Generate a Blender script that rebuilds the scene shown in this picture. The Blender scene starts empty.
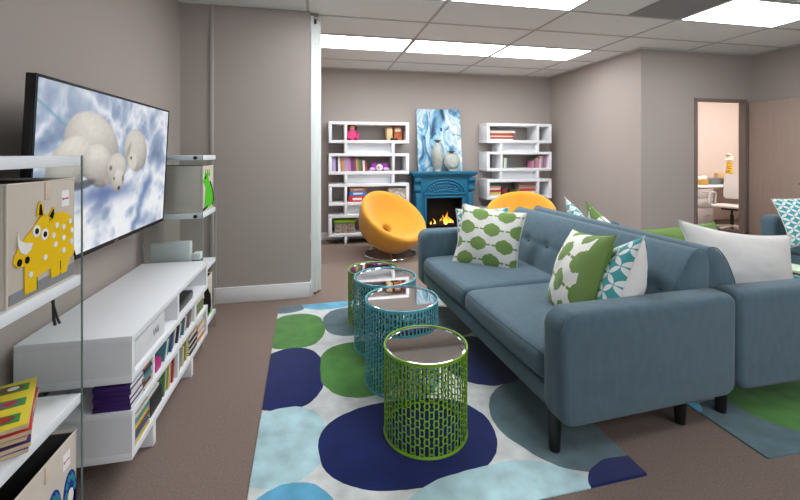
import bpy, bmesh, math, random
from mathutils import Vector, Matrix, Euler, noise
R = random.Random(7)
PI = math.pi
sc = bpy.context.scene
COL = sc.collection
ORD = ['first', 'second', 'third', 'fourth', 'fifth', 'sixth', 'seventh', 'eighth', 'ninth', 'tenth', 'eleventh', 'twelfth', 'thirteenth', 'fourteenth']

# ------------------------------------------------------------------ materials
def lin(c):
    return tuple(((v/255)/12.92 if v/255 <= .04045 else ((v/255+.055)/1.055)**2.4) for v in c)

MATS = {}
def N(nt, t, **kw):
    n = nt.nodes.new(t)
    for k, v in kw.items():
        setattr(n, k, v)
    return n

def mat(name, rgb, rough=.6, metal=0, var=0, vscale=8, bump=0, bscale=200, spec=.5, sheen=0, stretch=None, coat=0):
    """principled surface with a little noise variation of its own colour and fine bump"""
    if name in MATS:
        return MATS[name]
    m = bpy.data.materials.new(name); m.use_nodes = True
    nt = m.node_tree; b = nt.nodes['Principled BSDF']
    c = lin(rgb)
    b.inputs['Base Color'].default_value = (*c, 1)
    b.inputs['Roughness'].default_value = rough
    b.inputs['Metallic'].default_value = metal
    b.inputs['Specular IOR Level'].default_value = spec
    b.inputs['Sheen Weight'].default_value = sheen
    b.inputs['Coat Weight'].default_value = coat
    tc = None
    if var or bump:
        tc = N(nt, 'ShaderNodeTexCoord')
        src = tc.outputs['Object']
        if stretch:
            mp = N(nt, 'ShaderNodeMapping'); mp.inputs['Scale'].default_value = stretch
            nt.links.new(src, mp.inputs['Vector']); src = mp.outputs['Vector']
    if var:
        nz = N(nt, 'ShaderNodeTexNoise'); nz.inputs['Scale'].default_value = vscale; nz.inputs['Detail'].default_value = 4
        nt.links.new(src, nz.inputs['Vector'])
        mr = N(nt, 'ShaderNodeMapRange'); mr.inputs['From Min'].default_value = .3; mr.inputs['From Max'].default_value = .7
        mr.inputs['To Min'].default_value = 1-var; mr.inputs['To Max'].default_value = 1+var
        nt.links.new(nz.outputs['Fac'], mr.inputs['Value'])
        mx = N(nt, 'ShaderNodeVectorMath', operation='SCALE'); mx.inputs[0].default_value = c
        nt.links.new(mr.outputs['Result'], mx.inputs['Scale'])
        nt.links.new(mx.outputs['Vector'], b.inputs['Base Color'])
    if bump:
        n2 = N(nt, 'ShaderNodeTexNoise'); n2.inputs['Scale'].default_value = bscale; n2.inputs['Detail'].default_value = 3
        nt.links.new(src, n2.inputs['Vector'])
        bp = N(nt, 'ShaderNodeBump'); bp.inputs['Strength'].default_value = bump; bp.inputs['Distance'].default_value = .004
        nt.links.new(n2.outputs['Fac'], bp.inputs['Height']); nt.links.new(bp.outputs['Normal'], b.inputs['Normal'])
    MATS[name] = m
    return m

def emit(name, rgb, strength):
    if name in MATS:
        return MATS[name]
    m = bpy.data.materials.new(name); m.use_nodes = True
    b = m.node_tree.nodes['Principled BSDF']
    b.inputs['Base Color'].default_value = (*lin(rgb), 1)
    b.inputs['Emission Color'].default_value = (*lin(rgb), 1)
    b.inputs['Emission Strength'].default_value = strength
    MATS[name] = m
    return m

def swatch(rgb, rough=.55):
    return mat('paper_%d_%d_%d' % tuple(rgb), rgb, rough)

# ------------------------------------------------------------------ mesh builder
class MB:
    def __init__(s):
        s.bm = bmesh.new(); s.uv = None
    def _fin(s, faces, mi):
        for f in faces:
            f.material_index = mi
    def box(s, x0, y0, z0, x1, y1, z1, bev=0, mi=0, M=None, seg=2):
        x0, x1 = min(x0, x1), max(x0, x1); y0, y1 = min(y0, y1), max(y0, y1); z0, z1 = min(z0, z1), max(z0, z1)
        r = bmesh.ops.create_cube(s.bm, size=1)
        vs = r['verts']
        for v in vs:
            v.co = Vector((x0+(v.co.x+.5)*(x1-x0), y0+(v.co.y+.5)*(y1-y0), z0+(v.co.z+.5)*(z1-z0)))
        es = list({e for v in vs for e in v.link_edges}); fs = list({f for v in vs for f in v.link_faces})
        s._fin(fs, mi)
        if bev:
            bb = bmesh.ops.bevel(s.bm, geom=es, offset=bev, segments=seg, profile=.5, affect='EDGES', clamp_overlap=True)
            s._fin(bb['faces'], mi)
            vs = list({v for f in bb['faces'] for v in f.verts} | {v for v in vs if v.is_valid})
        if M is not None:
            for v in vs:
                v.co = M @ v.co
        return s
    def prism(s, pts, axis, a, b, bev=0, mi=0, M=None, seg=4):
        """closed 2D outline extruded along an axis; pts are the other two coordinates in xyz order"""
        def P(p, t):
            if axis == 'x': return Vector((t, p[0], p[1]))
            if axis == 'y': return Vector((p[0], t, p[1]))
            return Vector((p[0], p[1], t))
        A = [s.bm.verts.new(P(p, a)) for p in pts]; B = [s.bm.verts.new(P(p, b)) for p in pts]
        n = len(pts); fs = []
        for i in range(n):
            fs.append(s.bm.faces.new((A[i], A[(i+1) % n], B[(i+1) % n], B[i])))
        fa = s.bm.faces.new(A[::-1]); fb = s.bm.faces.new(B)
        fs += [fa, fb]
        s._fin(fs, mi)
        vs = A+B
        if bev:
            es = list(fa.edges)+list(fb.edges)
            bb = bmesh.ops.bevel(s.bm, geom=es, offset=bev, segments=seg, profile=.5, affect='EDGES', clamp_overlap=True)
            s._fin(bb['faces'], mi)
            vs = list({v for f in bb['faces'] for v in f.verts} | {v for v in vs if v.is_valid})
        if M is not None:
            for v in vs:
                v.co = M @ v.co
        return s
    def rings(s, rings, closed=True, cap0=False, cap1=False, mi=0, wrap=False):
        V = [[s.bm.verts.new(p) for p in r] for r in rings]
        n = len(V[0]); fs = []
        last = len(V) if wrap else len(V)-1
        for i in range(last):
            a, b = V[i], V[(i+1) % len(V)]
            for j in range(n if closed else n-1):
                fs.append(s.bm.faces.new((a[j], a[(j+1) % n], b[(j+1) % n], b[j])))
        if cap0: fs.append(s.bm.faces.new(V[0][::-1]))
        if cap1: fs.append(s.bm.faces.new(V[-1]))
        s._fin(fs, mi)
        return s
    def lathe(s, prof, c=(0, 0, 0), seg=32, M=None, cap0=False, cap1=False, mi=0):
        rr = []
        for r, z in prof:
            ring = []
            for k in range(seg):
                a = 2*PI*k/seg
                p = Vector((c[0]+r*math.cos(a), c[1]+r*math.sin(a), c[2]+z))
                ring.append(M @ p if M is not None else p)
            rr.append(ring)
        return s.rings(rr, True, cap0, cap1, mi)
    def tube(s, pts, r, seg=8, closed=False, mi=0):
        pts = [Vector(p) for p in pts]; n = len(pts); rr = []; up = Vector((0, 0, 1)); prev = None
        for i, p in enumerate(pts):
            if closed: t = pts[(i+1) % n]-pts[i-1]
            else: t = pts[min(i+1, n-1)]-pts[max(i-1, 0)]
            t.normalize()
            if prev is None:
                ref = up if abs(t.dot(up)) < .95 else Vector((1, 0, 0))
                u = t.cross(ref).normalized()
            else:
                u = (prev-t*prev.dot(t)).normalized()
            prev = u; w = t.cross(u)
            rad = r[i] if isinstance(r, (list, tuple)) else r
            rr.append([p+(u*math.cos(2*PI*k/seg)+w*math.sin(2*PI*k/seg))*rad for k in range(seg)])
        return s.rings(rr, True, not closed, not closed, mi, wrap=closed)
    def ball(s, c, r, seg=16, mi=0, M=None):
        q = bmesh.ops.create_uvsphere(s.bm, u_segments=seg, v_segments=max(6, seg//2), radius=1)
        rx, ry, rz = r if isinstance(r, (tuple, list)) else (r, r, r)
        for v in q['verts']:
            p = Vector((v.co.x*rx, v.co.y*ry, v.co.z*rz))
            if M is not None: p = M @ p
            v.co = p+Vector(c)
        s._fin({f for v in q['verts'] for f in v.link_faces}, mi)
        return s
    def build(s, name, mats, parent=None, loc=None, smooth=.7, off=None, flip=False):
        bm = s.bm
        if off is not None:
            o = Vector(off)
            for v in bm.verts: v.co -= o
        bmesh.ops.recalc_face_normals(bm, faces=bm.faces[:])
        me = bpy.data.meshes.new(name); bm.to_mesh(me); bm.free()
        for m in (mats if isinstance(mats, (list, tuple)) else [mats]):
            me.materials.append(m)
        if smooth:
            me.polygons.foreach_set('use_smooth', [True]*len(me.polygons))
            me.set_sharp_from_angle(angle=smooth)
        ob = bpy.data.objects.new(name, me); COL.objects.link(ob)
        if parent is not None: ob.parent = parent
        if loc is not None: ob.location = loc
        return ob

def tag(o, label, cat, group=None, kind=None):
    o['label'] = label; o['category'] = cat
    if group: o['group'] = group
    if kind: o['kind'] = kind
    return o
def thing(name, label, cat, loc=(0, 0, 0), rz=0, group=None):
    o = bpy.data.objects.new(name, None); COL.objects.link(o); o.empty_display_size = .1
    o.location = loc; o.rotation_euler = (0, 0, rz)
    return tag(o, label, cat, group)
def struct(mb, name, m, smooth=.5):
    o = mb.build(name, m, smooth=smooth); o['kind'] = 'structure'; return o
def dup(root, label=None, loc=None, rz=None):
    r = root.copy(); COL.objects.link(r)
    for ch in list(root.children):
        c = ch.copy(); COL.objects.link(c); c.parent = r
        for g in list(ch.children):
            d = g.copy(); COL.objects.link(d); d.parent = c
    if label: r['label'] = label
    if loc is not None: r.location = loc
    if rz is not None: r.rotation_euler = (0, 0, rz)
    return r
def round_poly(pts, radii, n=6):
    out = []; k = len(pts)
    for i in range(k):
        p = Vector(pts[i]); a = Vector(pts[i-1]); b = Vector(pts[(i+1) % k]); r = radii[i]
        if r <= 0: out.append(tuple(p)); continue
        u = (a-p).normalized(); v = (b-p).normalized(); ang = u.angle(v); d = r/math.tan(ang/2)
        c = p+(u+v).normalized()*(r/math.sin(ang/2)); s0 = p+u*d-c; s1 = p+v*d-c
        a0 = math.atan2(s0.y, s0.x); a1 = math.atan2(s1.y, s1.x)
        da = (a1-a0+PI) % (2*PI)-PI
        for t in range(n+1):
            q = a0+da*t/n; out.append((c.x+r*math.cos(q), c.y+r*math.sin(q)))
    return out
def ell(cx, cy, rx, ry, n=24, rot=0):
    return [(cx+rx*math.cos(2*PI*k/n)*math.cos(rot)-ry*math.sin(2*PI*k/n)*math.sin(rot),
             cy+rx*math.cos(2*PI*k/n)*math.sin(rot)+ry*math.sin(2*PI*k/n)*math.cos(rot)) for k in range(n)]
def text(name, body, size, m, parent, loc, rot, extrude=.0006):
    cu = bpy.data.curves.new(name, 'FONT'); cu.body = body; cu.size = size; cu.align_x = 'CENTER'; cu.align_y = 'CENTER'
    cu.extrude = extrude; cu.materials.append(m)
    o = bpy.data.objects.new(name, cu); COL.objects.link(o)
    dg = bpy.context.evaluated_depsgraph_get(); me = bpy.data.meshes.new_from_object(o.evaluated_get(dg)); bpy.data.objects.remove(o)
    if not me.materials: me.materials.append(m)
    o = bpy.data.objects.new(name, me); COL.objects.link(o); o.parent = parent; o.location = loc; o.rotation_euler = rot
    return o

# ------------------------------------------------------------------ palette
WALL = mat('wall_paint', (172, 162, 155), .75, var=.015, vscale=1.5, bump=.12, bscale=60)
WALL2 = mat('office_wall_paint', (222, 208, 199), .8, var=.01)
TRIM = mat('white_trim', (238, 239, 240), .45)
WHITE = mat('white_laminate', (240, 242, 245), .35, var=.01, vscale=5)
CARPET = mat('carpet', (136, 120, 111), .95, var=.16, vscale=120, bump=.6, bscale=350, spec=.1)
CEIL = mat('ceiling_tile', (240, 240, 239), .9, var=.05, vscale=240, bump=.2, bscale=300)
TBAR = mat('ceiling_bar', (190, 187, 182), .6)
LAMP = emit('light_diffuser', (250, 252, 255), 9.6)
SOFA = mat('sofa_fabric', (79, 102, 114), .85, var=.09, vscale=30, bump=.3, bscale=900, sheen=.2, spec=.2, stretch=(1, 1, .4))
BLACK = mat('black_wood', (18, 17, 17), .4)
CHROME = mat('chrome', (205, 207, 210), .08, 1)
MIRROR = mat('mirror_glass', (205, 204, 203), .02, 1)
ORANGE = mat('mustard_felt', (226, 162, 58), .85, var=.03, vscale=40, bump=.12, bscale=700, sheen=.3, spec=.15)
TEALW = mat('teal_paint', (16, 104, 138), .4, var=.03)
PLASTK = mat('black_plastic', (16, 17, 19), .3)
DARK = mat('dark_lining', (66, 65, 62), .9)
CANVAS = mat('canvas_fabric', (206, 196, 183), .9, var=.02, vscale=25, bump=.2, bscale=500, spec=.1)
YEL = mat('yellow_felt', (238, 196, 30), .9, spec=.1, bump=.1, bscale=500)
WFELT = mat('white_felt', (236, 234, 228), .9, spec=.1)
BFELT = mat('black_felt', (20, 20, 22), .9, spec=.1)
GFELT = mat('grey_felt', (140, 141, 146), .9, spec=.1)
GREENF = mat('green_felt', (88, 196, 44), .9, spec=.1)
PAGES = mat('book_pages', (226, 220, 206), .8)
GREENM = mat('green_enamel', (126, 176, 34), .35)
TEALM = mat('turquoise_enamel', (92, 178, 194), .35)
JAMB = mat('door_jamb_paint', (128, 112, 104), .55)
DOORM = mat('door_laminate', (168, 148, 136), .5, var=.06, vscale=6, stretch=(12, 12, .6))

def glass():
    m = bpy.data.materials.new('shelf_glass'); m.use_nodes = True; nt = m.node_tree; L = nt.links.new
    out = nt.nodes['Material Output']; nt.nodes.remove(nt.nodes['Principled BSDF'])
    tr = N(nt, 'ShaderNodeBsdfTransparent'); tr.inputs[0].default_value = (.955, .975, .97, 1)
    gl = N(nt, 'ShaderNodeBsdfGlossy'); gl.inputs['Roughness'].default_value = .01
    fr = N(nt, 'ShaderNodeFresnel'); fr.inputs[0].default_value = 1.3
    mx = N(nt, 'ShaderNodeMixShader'); L(fr.outputs[0], mx.inputs[0]); L(tr.outputs[0], mx.inputs[1]); L(gl.outputs[0], mx.inputs[2]); L(mx.outputs[0], out.inputs[0])
    return m
GLASS = glass()
GEDGE = mat('glass_edge', (92, 112, 108), .2)
BLUEW = mat('pale_blue_shelf_edge', (238, 243, 247), .3)

# ------------------------------------------------------------------ camera
cam = bpy.data.cameras.new('camera'); co = bpy.data.objects.new('camera', cam); COL.objects.link(co)
YAW = .2085
co.location = (0, 0, 1.375); co.rotation_euler = (PI/2, 0, -YAW)
cam.lens = 18; cam.sensor_width = 36; cam.shift_y = -97/800; cam.clip_start = .05
sc.camera = co

# ------------------------------------------------------------------ room shell
H = 2.73
XL, XR, YB, YF, XS, YD, YP, XP = -1.19, 5.88, 6.42, -2.6, 4.09, 4.38, 3.93, -.03
struct(MB().box(XL-.1, YF-.1, -.1, 10.6, 6.9, 0), 'floor', CARPET)
struct(MB().box(XL-.1, YF-.1, H, 10.6, 6.9, H+.1), 'ceiling', CEIL)
struct(MB().box(XL-.1, YF, 0, XL, YB, H), 'wall_left', WALL)
struct(MB().box(XL-.1, YB, 0, XS+.1, YB+.1, H), 'wall_back', WALL)
struct(MB().box(XS, YD+.0, 0, XS+.1, YB, H), 'wall_side', WALL)
struct(MB().box(XR, YF, 0, XR+.1, YD+.05, H), 'wall_right', WALL)
fw = MB(); WN = ((-.6, 1.8), (2.9, 5.3))
fw.box(XL-.1, YF-.1, 0, XR+.1, YF, .8).box(XL-.1, YF-.1, 2.4, XR+.1, YF, H)
for x0, x1 in ((XL-.1, WN[0][0]), (WN[0][1], WN[1][0]), (WN[1][1], XR+.1)):
    fw.box(x0, YF-.1, .8, x1, YF, 2.4)
struct(fw, 'wall_front', WALL)
for k, (x0, x1) in enumerate(WN):  # windows and portals added out of view to brighten the room
    f = MB()
    for a, c in ((x0, x0+.05), (x1-.05, x1), ((x0+x1)/2-.025, (x0+x1)/2+.025)):
        f.box(a, YF-.08, .8, c, YF-.03, 2.4, .004)
    f.box(x0, YF-.08, .8, x1, YF-.03, .85, .004).box(x0, YF-.08, 2.35, x1, YF-.03, 2.4, .004)
    struct(f, 'added_window_%d' % (k+1), TRIM)
    pl = bpy.data.lights.new('added_window_portal', 'AREA'); pl.shape = 'RECTANGLE'; pl.size = x1-x0; pl.size_y = 1.6; pl.cycles.is_portal = True
    po = bpy.data.objects.new('added_window_portal', pl); COL.objects.link(po); po.location = ((x0+x1)/2, YF-.11, 1.6); po.rotation_euler = (PI/2, 0, 0)
# wall with the office doorway
DX0, DX1, DZ = 4.95, 5.72, 2.065
struct(MB().box(XS+.1, YD, 0, DX0-.04, YD+.05, H).box(DX0-.04, YD, DZ+.04, DX1+.05, YD+.05, H).box(DX1+.05, YD, 0, XR, YD+.05, H), 'wall_door', WALL)
# partition
struct(MB().box(XL, YP, 0, XP-.02, YP+.1, H), 'wall_partition', WALL)
struct(MB().box(XL+.285, YP-.012, 0, XP-.02, YP, H-.004), 'wall_partition_panel', WALL)
struct(MB().box(XL+.255, YP-.02, 0, XL+.285, YP, H-.002, .004), 'trim_1', mat('trim_grey', (176, 172, 168), .5))
# folding-door end post
struct(MB().box(XP-.015, YP+.02, 0, XP+.012, YP+.2, H-.03, .003).box(XP+.010, YP+.05, .02, XP+.05, YP+.2, H-.03, .006).box(XP+.048, YP+.1, .02, XP+.085, YP+.2, H-.03, .006), 'trim_2', mat('post_white', (232, 237, 235), .4))
br = thing('track_bracket', 'small metal bracket at the ceiling atop the white folding door post', 'bracket', (XP+.02, YP+.05, H-.03))
MB().box(-.04, -.02, -.03, .04, .02, .03, .004).build('plate', mat('zinc', (150, 146, 138), .4, .7), br)
MB().lathe([(.001, -.07), (.012, -.07), (.012, -.03), (.001, -.03)], (.01, -.01, 0), 12).build('roller', BLACK, br)
MB().box(-.009, -.003, -.055, .009, .0, .055, .002).build('sticker', mat('sticker_yellow', (236, 214, 120), .6), None, (XP+.02, YP+.054, 1.42))
tag(bpy.data.objects['sticker'], 'pale yellow sticker on the white folding door post', 'sticker')
# baseboards
def base(name, x0, y0, x1, y1, h=.145):
    struct(MB().box(x0, y0, 0, x1, y1, h, .006), name, TRIM)
base('baseboard_partition', XL+.285, YP-.03, XP-.02, YP-.012)
base('baseboard_partition_end', XP-.02, YP-.03, XP-.008, YP+.1)
base('baseboard_back', XL, YB-.015, XS, YB, .12)
base('baseboard_side', XS-.015, YD-.0, XS, YB-.015, .12)
base('baseboard_door', XS, YD-.015, DX0-.05, YD, .12)
base('baseboard_right', XR-.015, YF, XR, YD-.9, .12)
base('baseboard_left', XL, YF, XL+.015, YP-.0, .12)
# ceiling angle at the walls
struct(MB().box(XL, YB-.02, H-.02, XS, YB, H-.001).box(XS-.02, YD, H-.02, XS, YB-.02, H-.001).box(XS-.02, YD-.02, H-.02, XR, YD, H-.001).box(XR-.02, YF, H-.02, XR, YD-.02, H-.001), 'trim_3', mat('angle_white', (200, 198, 194), .5))
# suspended grid
GX, GY, TX, TY = 1.15, 5.22, 1.2192, .6096
g = MB(); bw = .012
for i in range(-2, 4):
    x = GX+i*TX
    if XL < x < XR:
        g.box(x-bw, YF, H-.006, x+bw, (YB if x < XS else YD), H-.0005)
for j in range(-1, 14):
    y = GY-j*TY
    if YF < y < YB:
        g.box(XL, y-bw, H-.0055, (XS if y > YD else XR), y+bw, H-.0005)
struct(g, 'ceiling_grid', TBAR)
# light troffers: (column, row)
TROF = [(-1, 0, 'left end of the far row, beside the folding door post'), (0, 0, 'middle of the far row, above the fireplace side'), (1, 0, 'right end of the far row'),
        (-1, 3, 'left one cut by the picture top edge'), (0, 3, 'middle one cut by the picture top edge'), (2, 3, 'right of the dark vent panel'),
        (0, 8, 'added as extra light behind the viewer in the middle'), (3, 7, 'added as extra light behind the viewer on the right'), (1, 10, 'hindmost one added as extra light behind the viewer')]  # last three panels are unseen, added only for more light
for i, j, d in TROF:
    x0 = GX+i*TX+bw; y1 = GY-j*TY-bw; x1 = x0+TX-2*bw; y0 = y1-TY+2*bw
    t = thing('ceiling_light', 'lit white fluorescent ceiling panel, '+d, 'ceiling light', ((x0+x1)/2, (y0+y1)/2, H), 0, 'fluorescent panels in the drop ceiling')
    hx, hy = (x1-x0)/2, (y1-y0)/2
    MB().box(-hx+.016, -hy+.016, -.006, hx-.016, hy-.016, -.003).build('diffuser', LAMP, t)
    f = MB()
    f.box(-hx, -hy, -.01, hx, -hy+.016, -.0008).box(-hx, hy-.016, -.01, hx, hy, -.0008).box(-hx, -hy+.016, -.01, -hx+.016, hy-.016, -.0008).box(hx-.016, -hy+.016, -.01, hx, hy-.016, -.0008)
    f.build('frame', mat('lamp_frame', (205, 205, 203), .5), t)
vx, vy = GX+1.5*TX+bw, GY-3*TY-bw
t = thing('ceiling_vent', 'dark grey square vent panel in the ceiling beside the light', 'vent', (vx+TX/4-bw, vy-TY/2+bw, H))
MB().box(-.29, -.29, -.006, .29, .29, -.0008).build('panel', mat('vent_grey', (158, 159, 162), .6, var=.05, vscale=3), t)
v = MB()
for k in range(-14, 15):
    v.box(k*.02-.001, -.28, -.0075, k*.02+.001, .28, -.006)
v.build('grille', mat('vent_dark', (138, 138, 141), .6), t)

# ------------------------------------------------------------------ office beyond the doorway
OX0, OX1, OY1 = 4.4, 10.4, 6.72
struct(MB().box(OX0, OY1, 0, OX1, OY1+.1, H), 'wall_office_back', WALL2)
struct(MB().box(OX1, YD+.1, 0, OX1+.1, OY1, H), 'wall_office_right', WALL2)
struct(MB().box(XR+.1, YD, 0, OX1, YD+.05, H), 'wall_office_front', WALL2)
struct(MB().box(XS+.1, YD+.1, 0, XS+.2, OY1, H), 'wall_office_left', WALL2)
for k, x in enumerate((6.2, 8.2)):
    t = thing('ceiling_light', 'fluorescent panel in the office beyond the doorway, '+('nearer' if k == 0 else 'farther')+' one', 'ceiling light', (x, 5.4, H))
    MB().box(-.58, -.28, -.006, .58, .28, -.003).build('diffuser', emit('office_diffuser', (255, 246, 240), 14), t)
    MB().box(-.6, -.3, -.004, .6, .3, -.0008).build('frame', mat('lamp_frame', (205, 205, 203), .5), t)
# door frame + leaf
f = MB()
for x0, x1 in ((DX0-.04, DX0), (DX1, DX1+.05)):
    f.box(x0, YD-.02, 0, x1, YD+.06, DZ+.04, .004)
f.box(DX0, YD-.02, DZ, DX1, YD+.06, DZ+.04, .004)
struct(f, 'trim_4', JAMB)
dl = bpy.data.objects.new('door_1', None); COL.objects.link(dl); dl.location = (5.80, YD-.03, 0); dl['kind'] = 'structure'
MB().box(-.022, -.80, .012, .022, 0, 2.05, .003).build('door_leaf', DOORM, dl)
h = MB().lathe([(.001, 0), (.026, 0), (.026, .008), (.001, .008)], seg=16, M=Matrix.Translation((-.022, -.73, 1.0)) @ Matrix.Rotation(-PI/2, 4, 'Y'))
h.tube([(-.03, -.73, 1.0), (-.065, -.73, 1.0), (-.07, -.71, 1.0), (-.07, -.61, 1.0)], .009)
h.build('door_handle', CHROME, dl)
hg = MB()
for z in (.25, 1.05, 1.8):
    hg.lathe([(.001, 0), (.008, 0), (.008, .09), (.001, .09)], (0, .008, z), 10)
hg.build('hinge', CHROME, dl)

# desk with drawers
t = thing('office_desk', 'white desk with drawer pedestal seen through the doorway', 'desk', (6.80, 6.0, 0))
MB().box(-.1, 0, .735, 2.0, .68, .765, .004).build('desktop', WHITE, t)
pd = MB().box(0, .03, .03, .38, .66, .735, .003).build('pedestal', mat('pedestal_white', (212, 208, 208), .5), t)
for k, (z0, z1) in enumerate(((.55, .72), (.37, .54), (.05, .36))):
    d = MB().box(.012, .008, z0, .368, .03, z1, .004).build('drawer', mat('pedestal_white', (212, 208, 208), .5), t)
    MB().tube([(.12, .008, (z0+z1)/2+.02), (.12, -.014, (z0+z1)/2+.02), (.26, -.014, (z0+z1)/2+.02), (.26, .008, (z0+z1)/2+.02)], .005).build('drawer_handle', CHROME, d)
MB().box(1.94, .03, 0, 1.98, .66, .735, .003).build('side_panel', WHITE, t)
# desk chair
t = thing('desk_chair', 'white mesh office chair on castors at the office desk', 'chair', (7.10, 5.62, 0), 1.9)
MB().box(-.23, -.23, .43, .23, .23, .47, .018).build('seat', mat('chair_white', (225, 223, 222), .5), t)
bk = MB()
bk.prism(round_poly([(-.22, .56), (.22, .56), (.2, 1.0), (-.2, 1.0)], [.05]*4), 'y', -.27, -.24, .008).build('backrest', mat('chair_white', (225, 223, 222), .5), t)
MB().lathe([(.02, .06), (.028, .1), (.028, .3), (.018, .3), (.018, .42)], seg=14, cap0=True, cap1=True).box(-.12, -.12, .385, .12, .12, .43, .01).build('column', BLACK, t)
for s in (-1, 1):
    MB().tube([(s*.22, -.1, .45), (s*.28, -.1, .47), (s*.28, -.12, .66), (s*.28, .12, .68), (s*.28, .16, .5), (s*.22, .14, .45)], .014).build('arm', mat('chair_white', (225, 223, 222), .5), t)
for k in range(5):
    a = 2*PI*k/5
    l = MB().tube([(0, 0, .11), (.27*math.cos(a), .27*math.sin(a), .075)], [.024, .014]).build('leg', mat('chair_white', (225, 223, 222), .5), t)
    MB().lathe([(.001, -.012), (.024, -.012), (.024, .012), (.001, .012)], seg=14, M=Matrix.Translation((.27*math.cos(a), .27*math.sin(a), .034)) @ Matrix.Rotation(PI/2, 4, 'X')).tube([(.27*math.cos(a), .27*math.sin(a), .04), (.27*math.cos(a), .27*math.sin(a), .08)], .008).build('castor', BLACK, l)
# things on the desk
t = thing('sculpture', 'tall yellow stacked bead sculpture with white cap on office desk', 'ornament', (7.80, 6.22, .765))
s = MB(); prof = [(.001, 0), (.085, 0), (.09, .02)]
for k in range(9):
    z = .03+k*.045; r = .075-.004*k
    prof += [(r*.62, z), (r*.95, z+.012), (r, z+.022), (r*.9, z+.034)]
prof += [(.02, .45), (.001, .45)]
s.lathe([(r*1.15, z) for r, z in prof], seg=20).build('body', mat('yellow_ceramic', (226, 182, 48), .4), t)
MB().ball((-.01, 0, .48), (.085, .06, .035)).ball((.02, 0, .53), (.06, .05, .035)).ball((-.02, 0, .575), (.05, .05, .03)).build('cap', mat('cream', (240, 232, 216), .5), t)
t = thing('desk_basket', 'tan basket with white lining at left on office desk', 'basket', (7.25, 6.3, .765))
MB().lathe([(.001, 0), (.09, 0), (.105, .11), (.098, .11), (.084, .008), (.001, .008)], seg=20).build('body', mat('tan_wicker', (205, 160, 90), .8, var=.15, vscale=60), t)
MB().ball((-.02, 0, .12), (.1, .09, .045)).ball((.06, .02, .14), (.06, .06, .04)).build('lining', mat('cream', (240, 232, 216), .5), t)
tag(MB().box(-.16, -.1, 0, .16, .1, .12, .008).build('desk_tray', mat('grey_tray', (110, 122, 126), .6), None, (7.62, 6.4, .765)), 'low grey box between basket and yellow sculpture on office desk', 'box')
tag(MB().prism(round_poly([(-.13, 0), (.13, 0), (.1, .2), (-.12, .22)], [.02]*4), 'y', -.04, .04, .012).build('folder', mat('peach', (232, 196, 150), .7), None, (7.93, 6.5, .765)), 'peach coloured folder standing behind yellow sculpture', 'folder')
tag(MB().lathe([(.001, 0), (.05, 0), (.06, .1), (.054, .1), (.046, .006), (.001, .006)], seg=18).build('pencil_cup', mat('dark_green', (46, 66, 56), .5), None, (8.12, 6.3, .765)), 'dark green cup on office desk right of the sculpture', 'cup')

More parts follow.
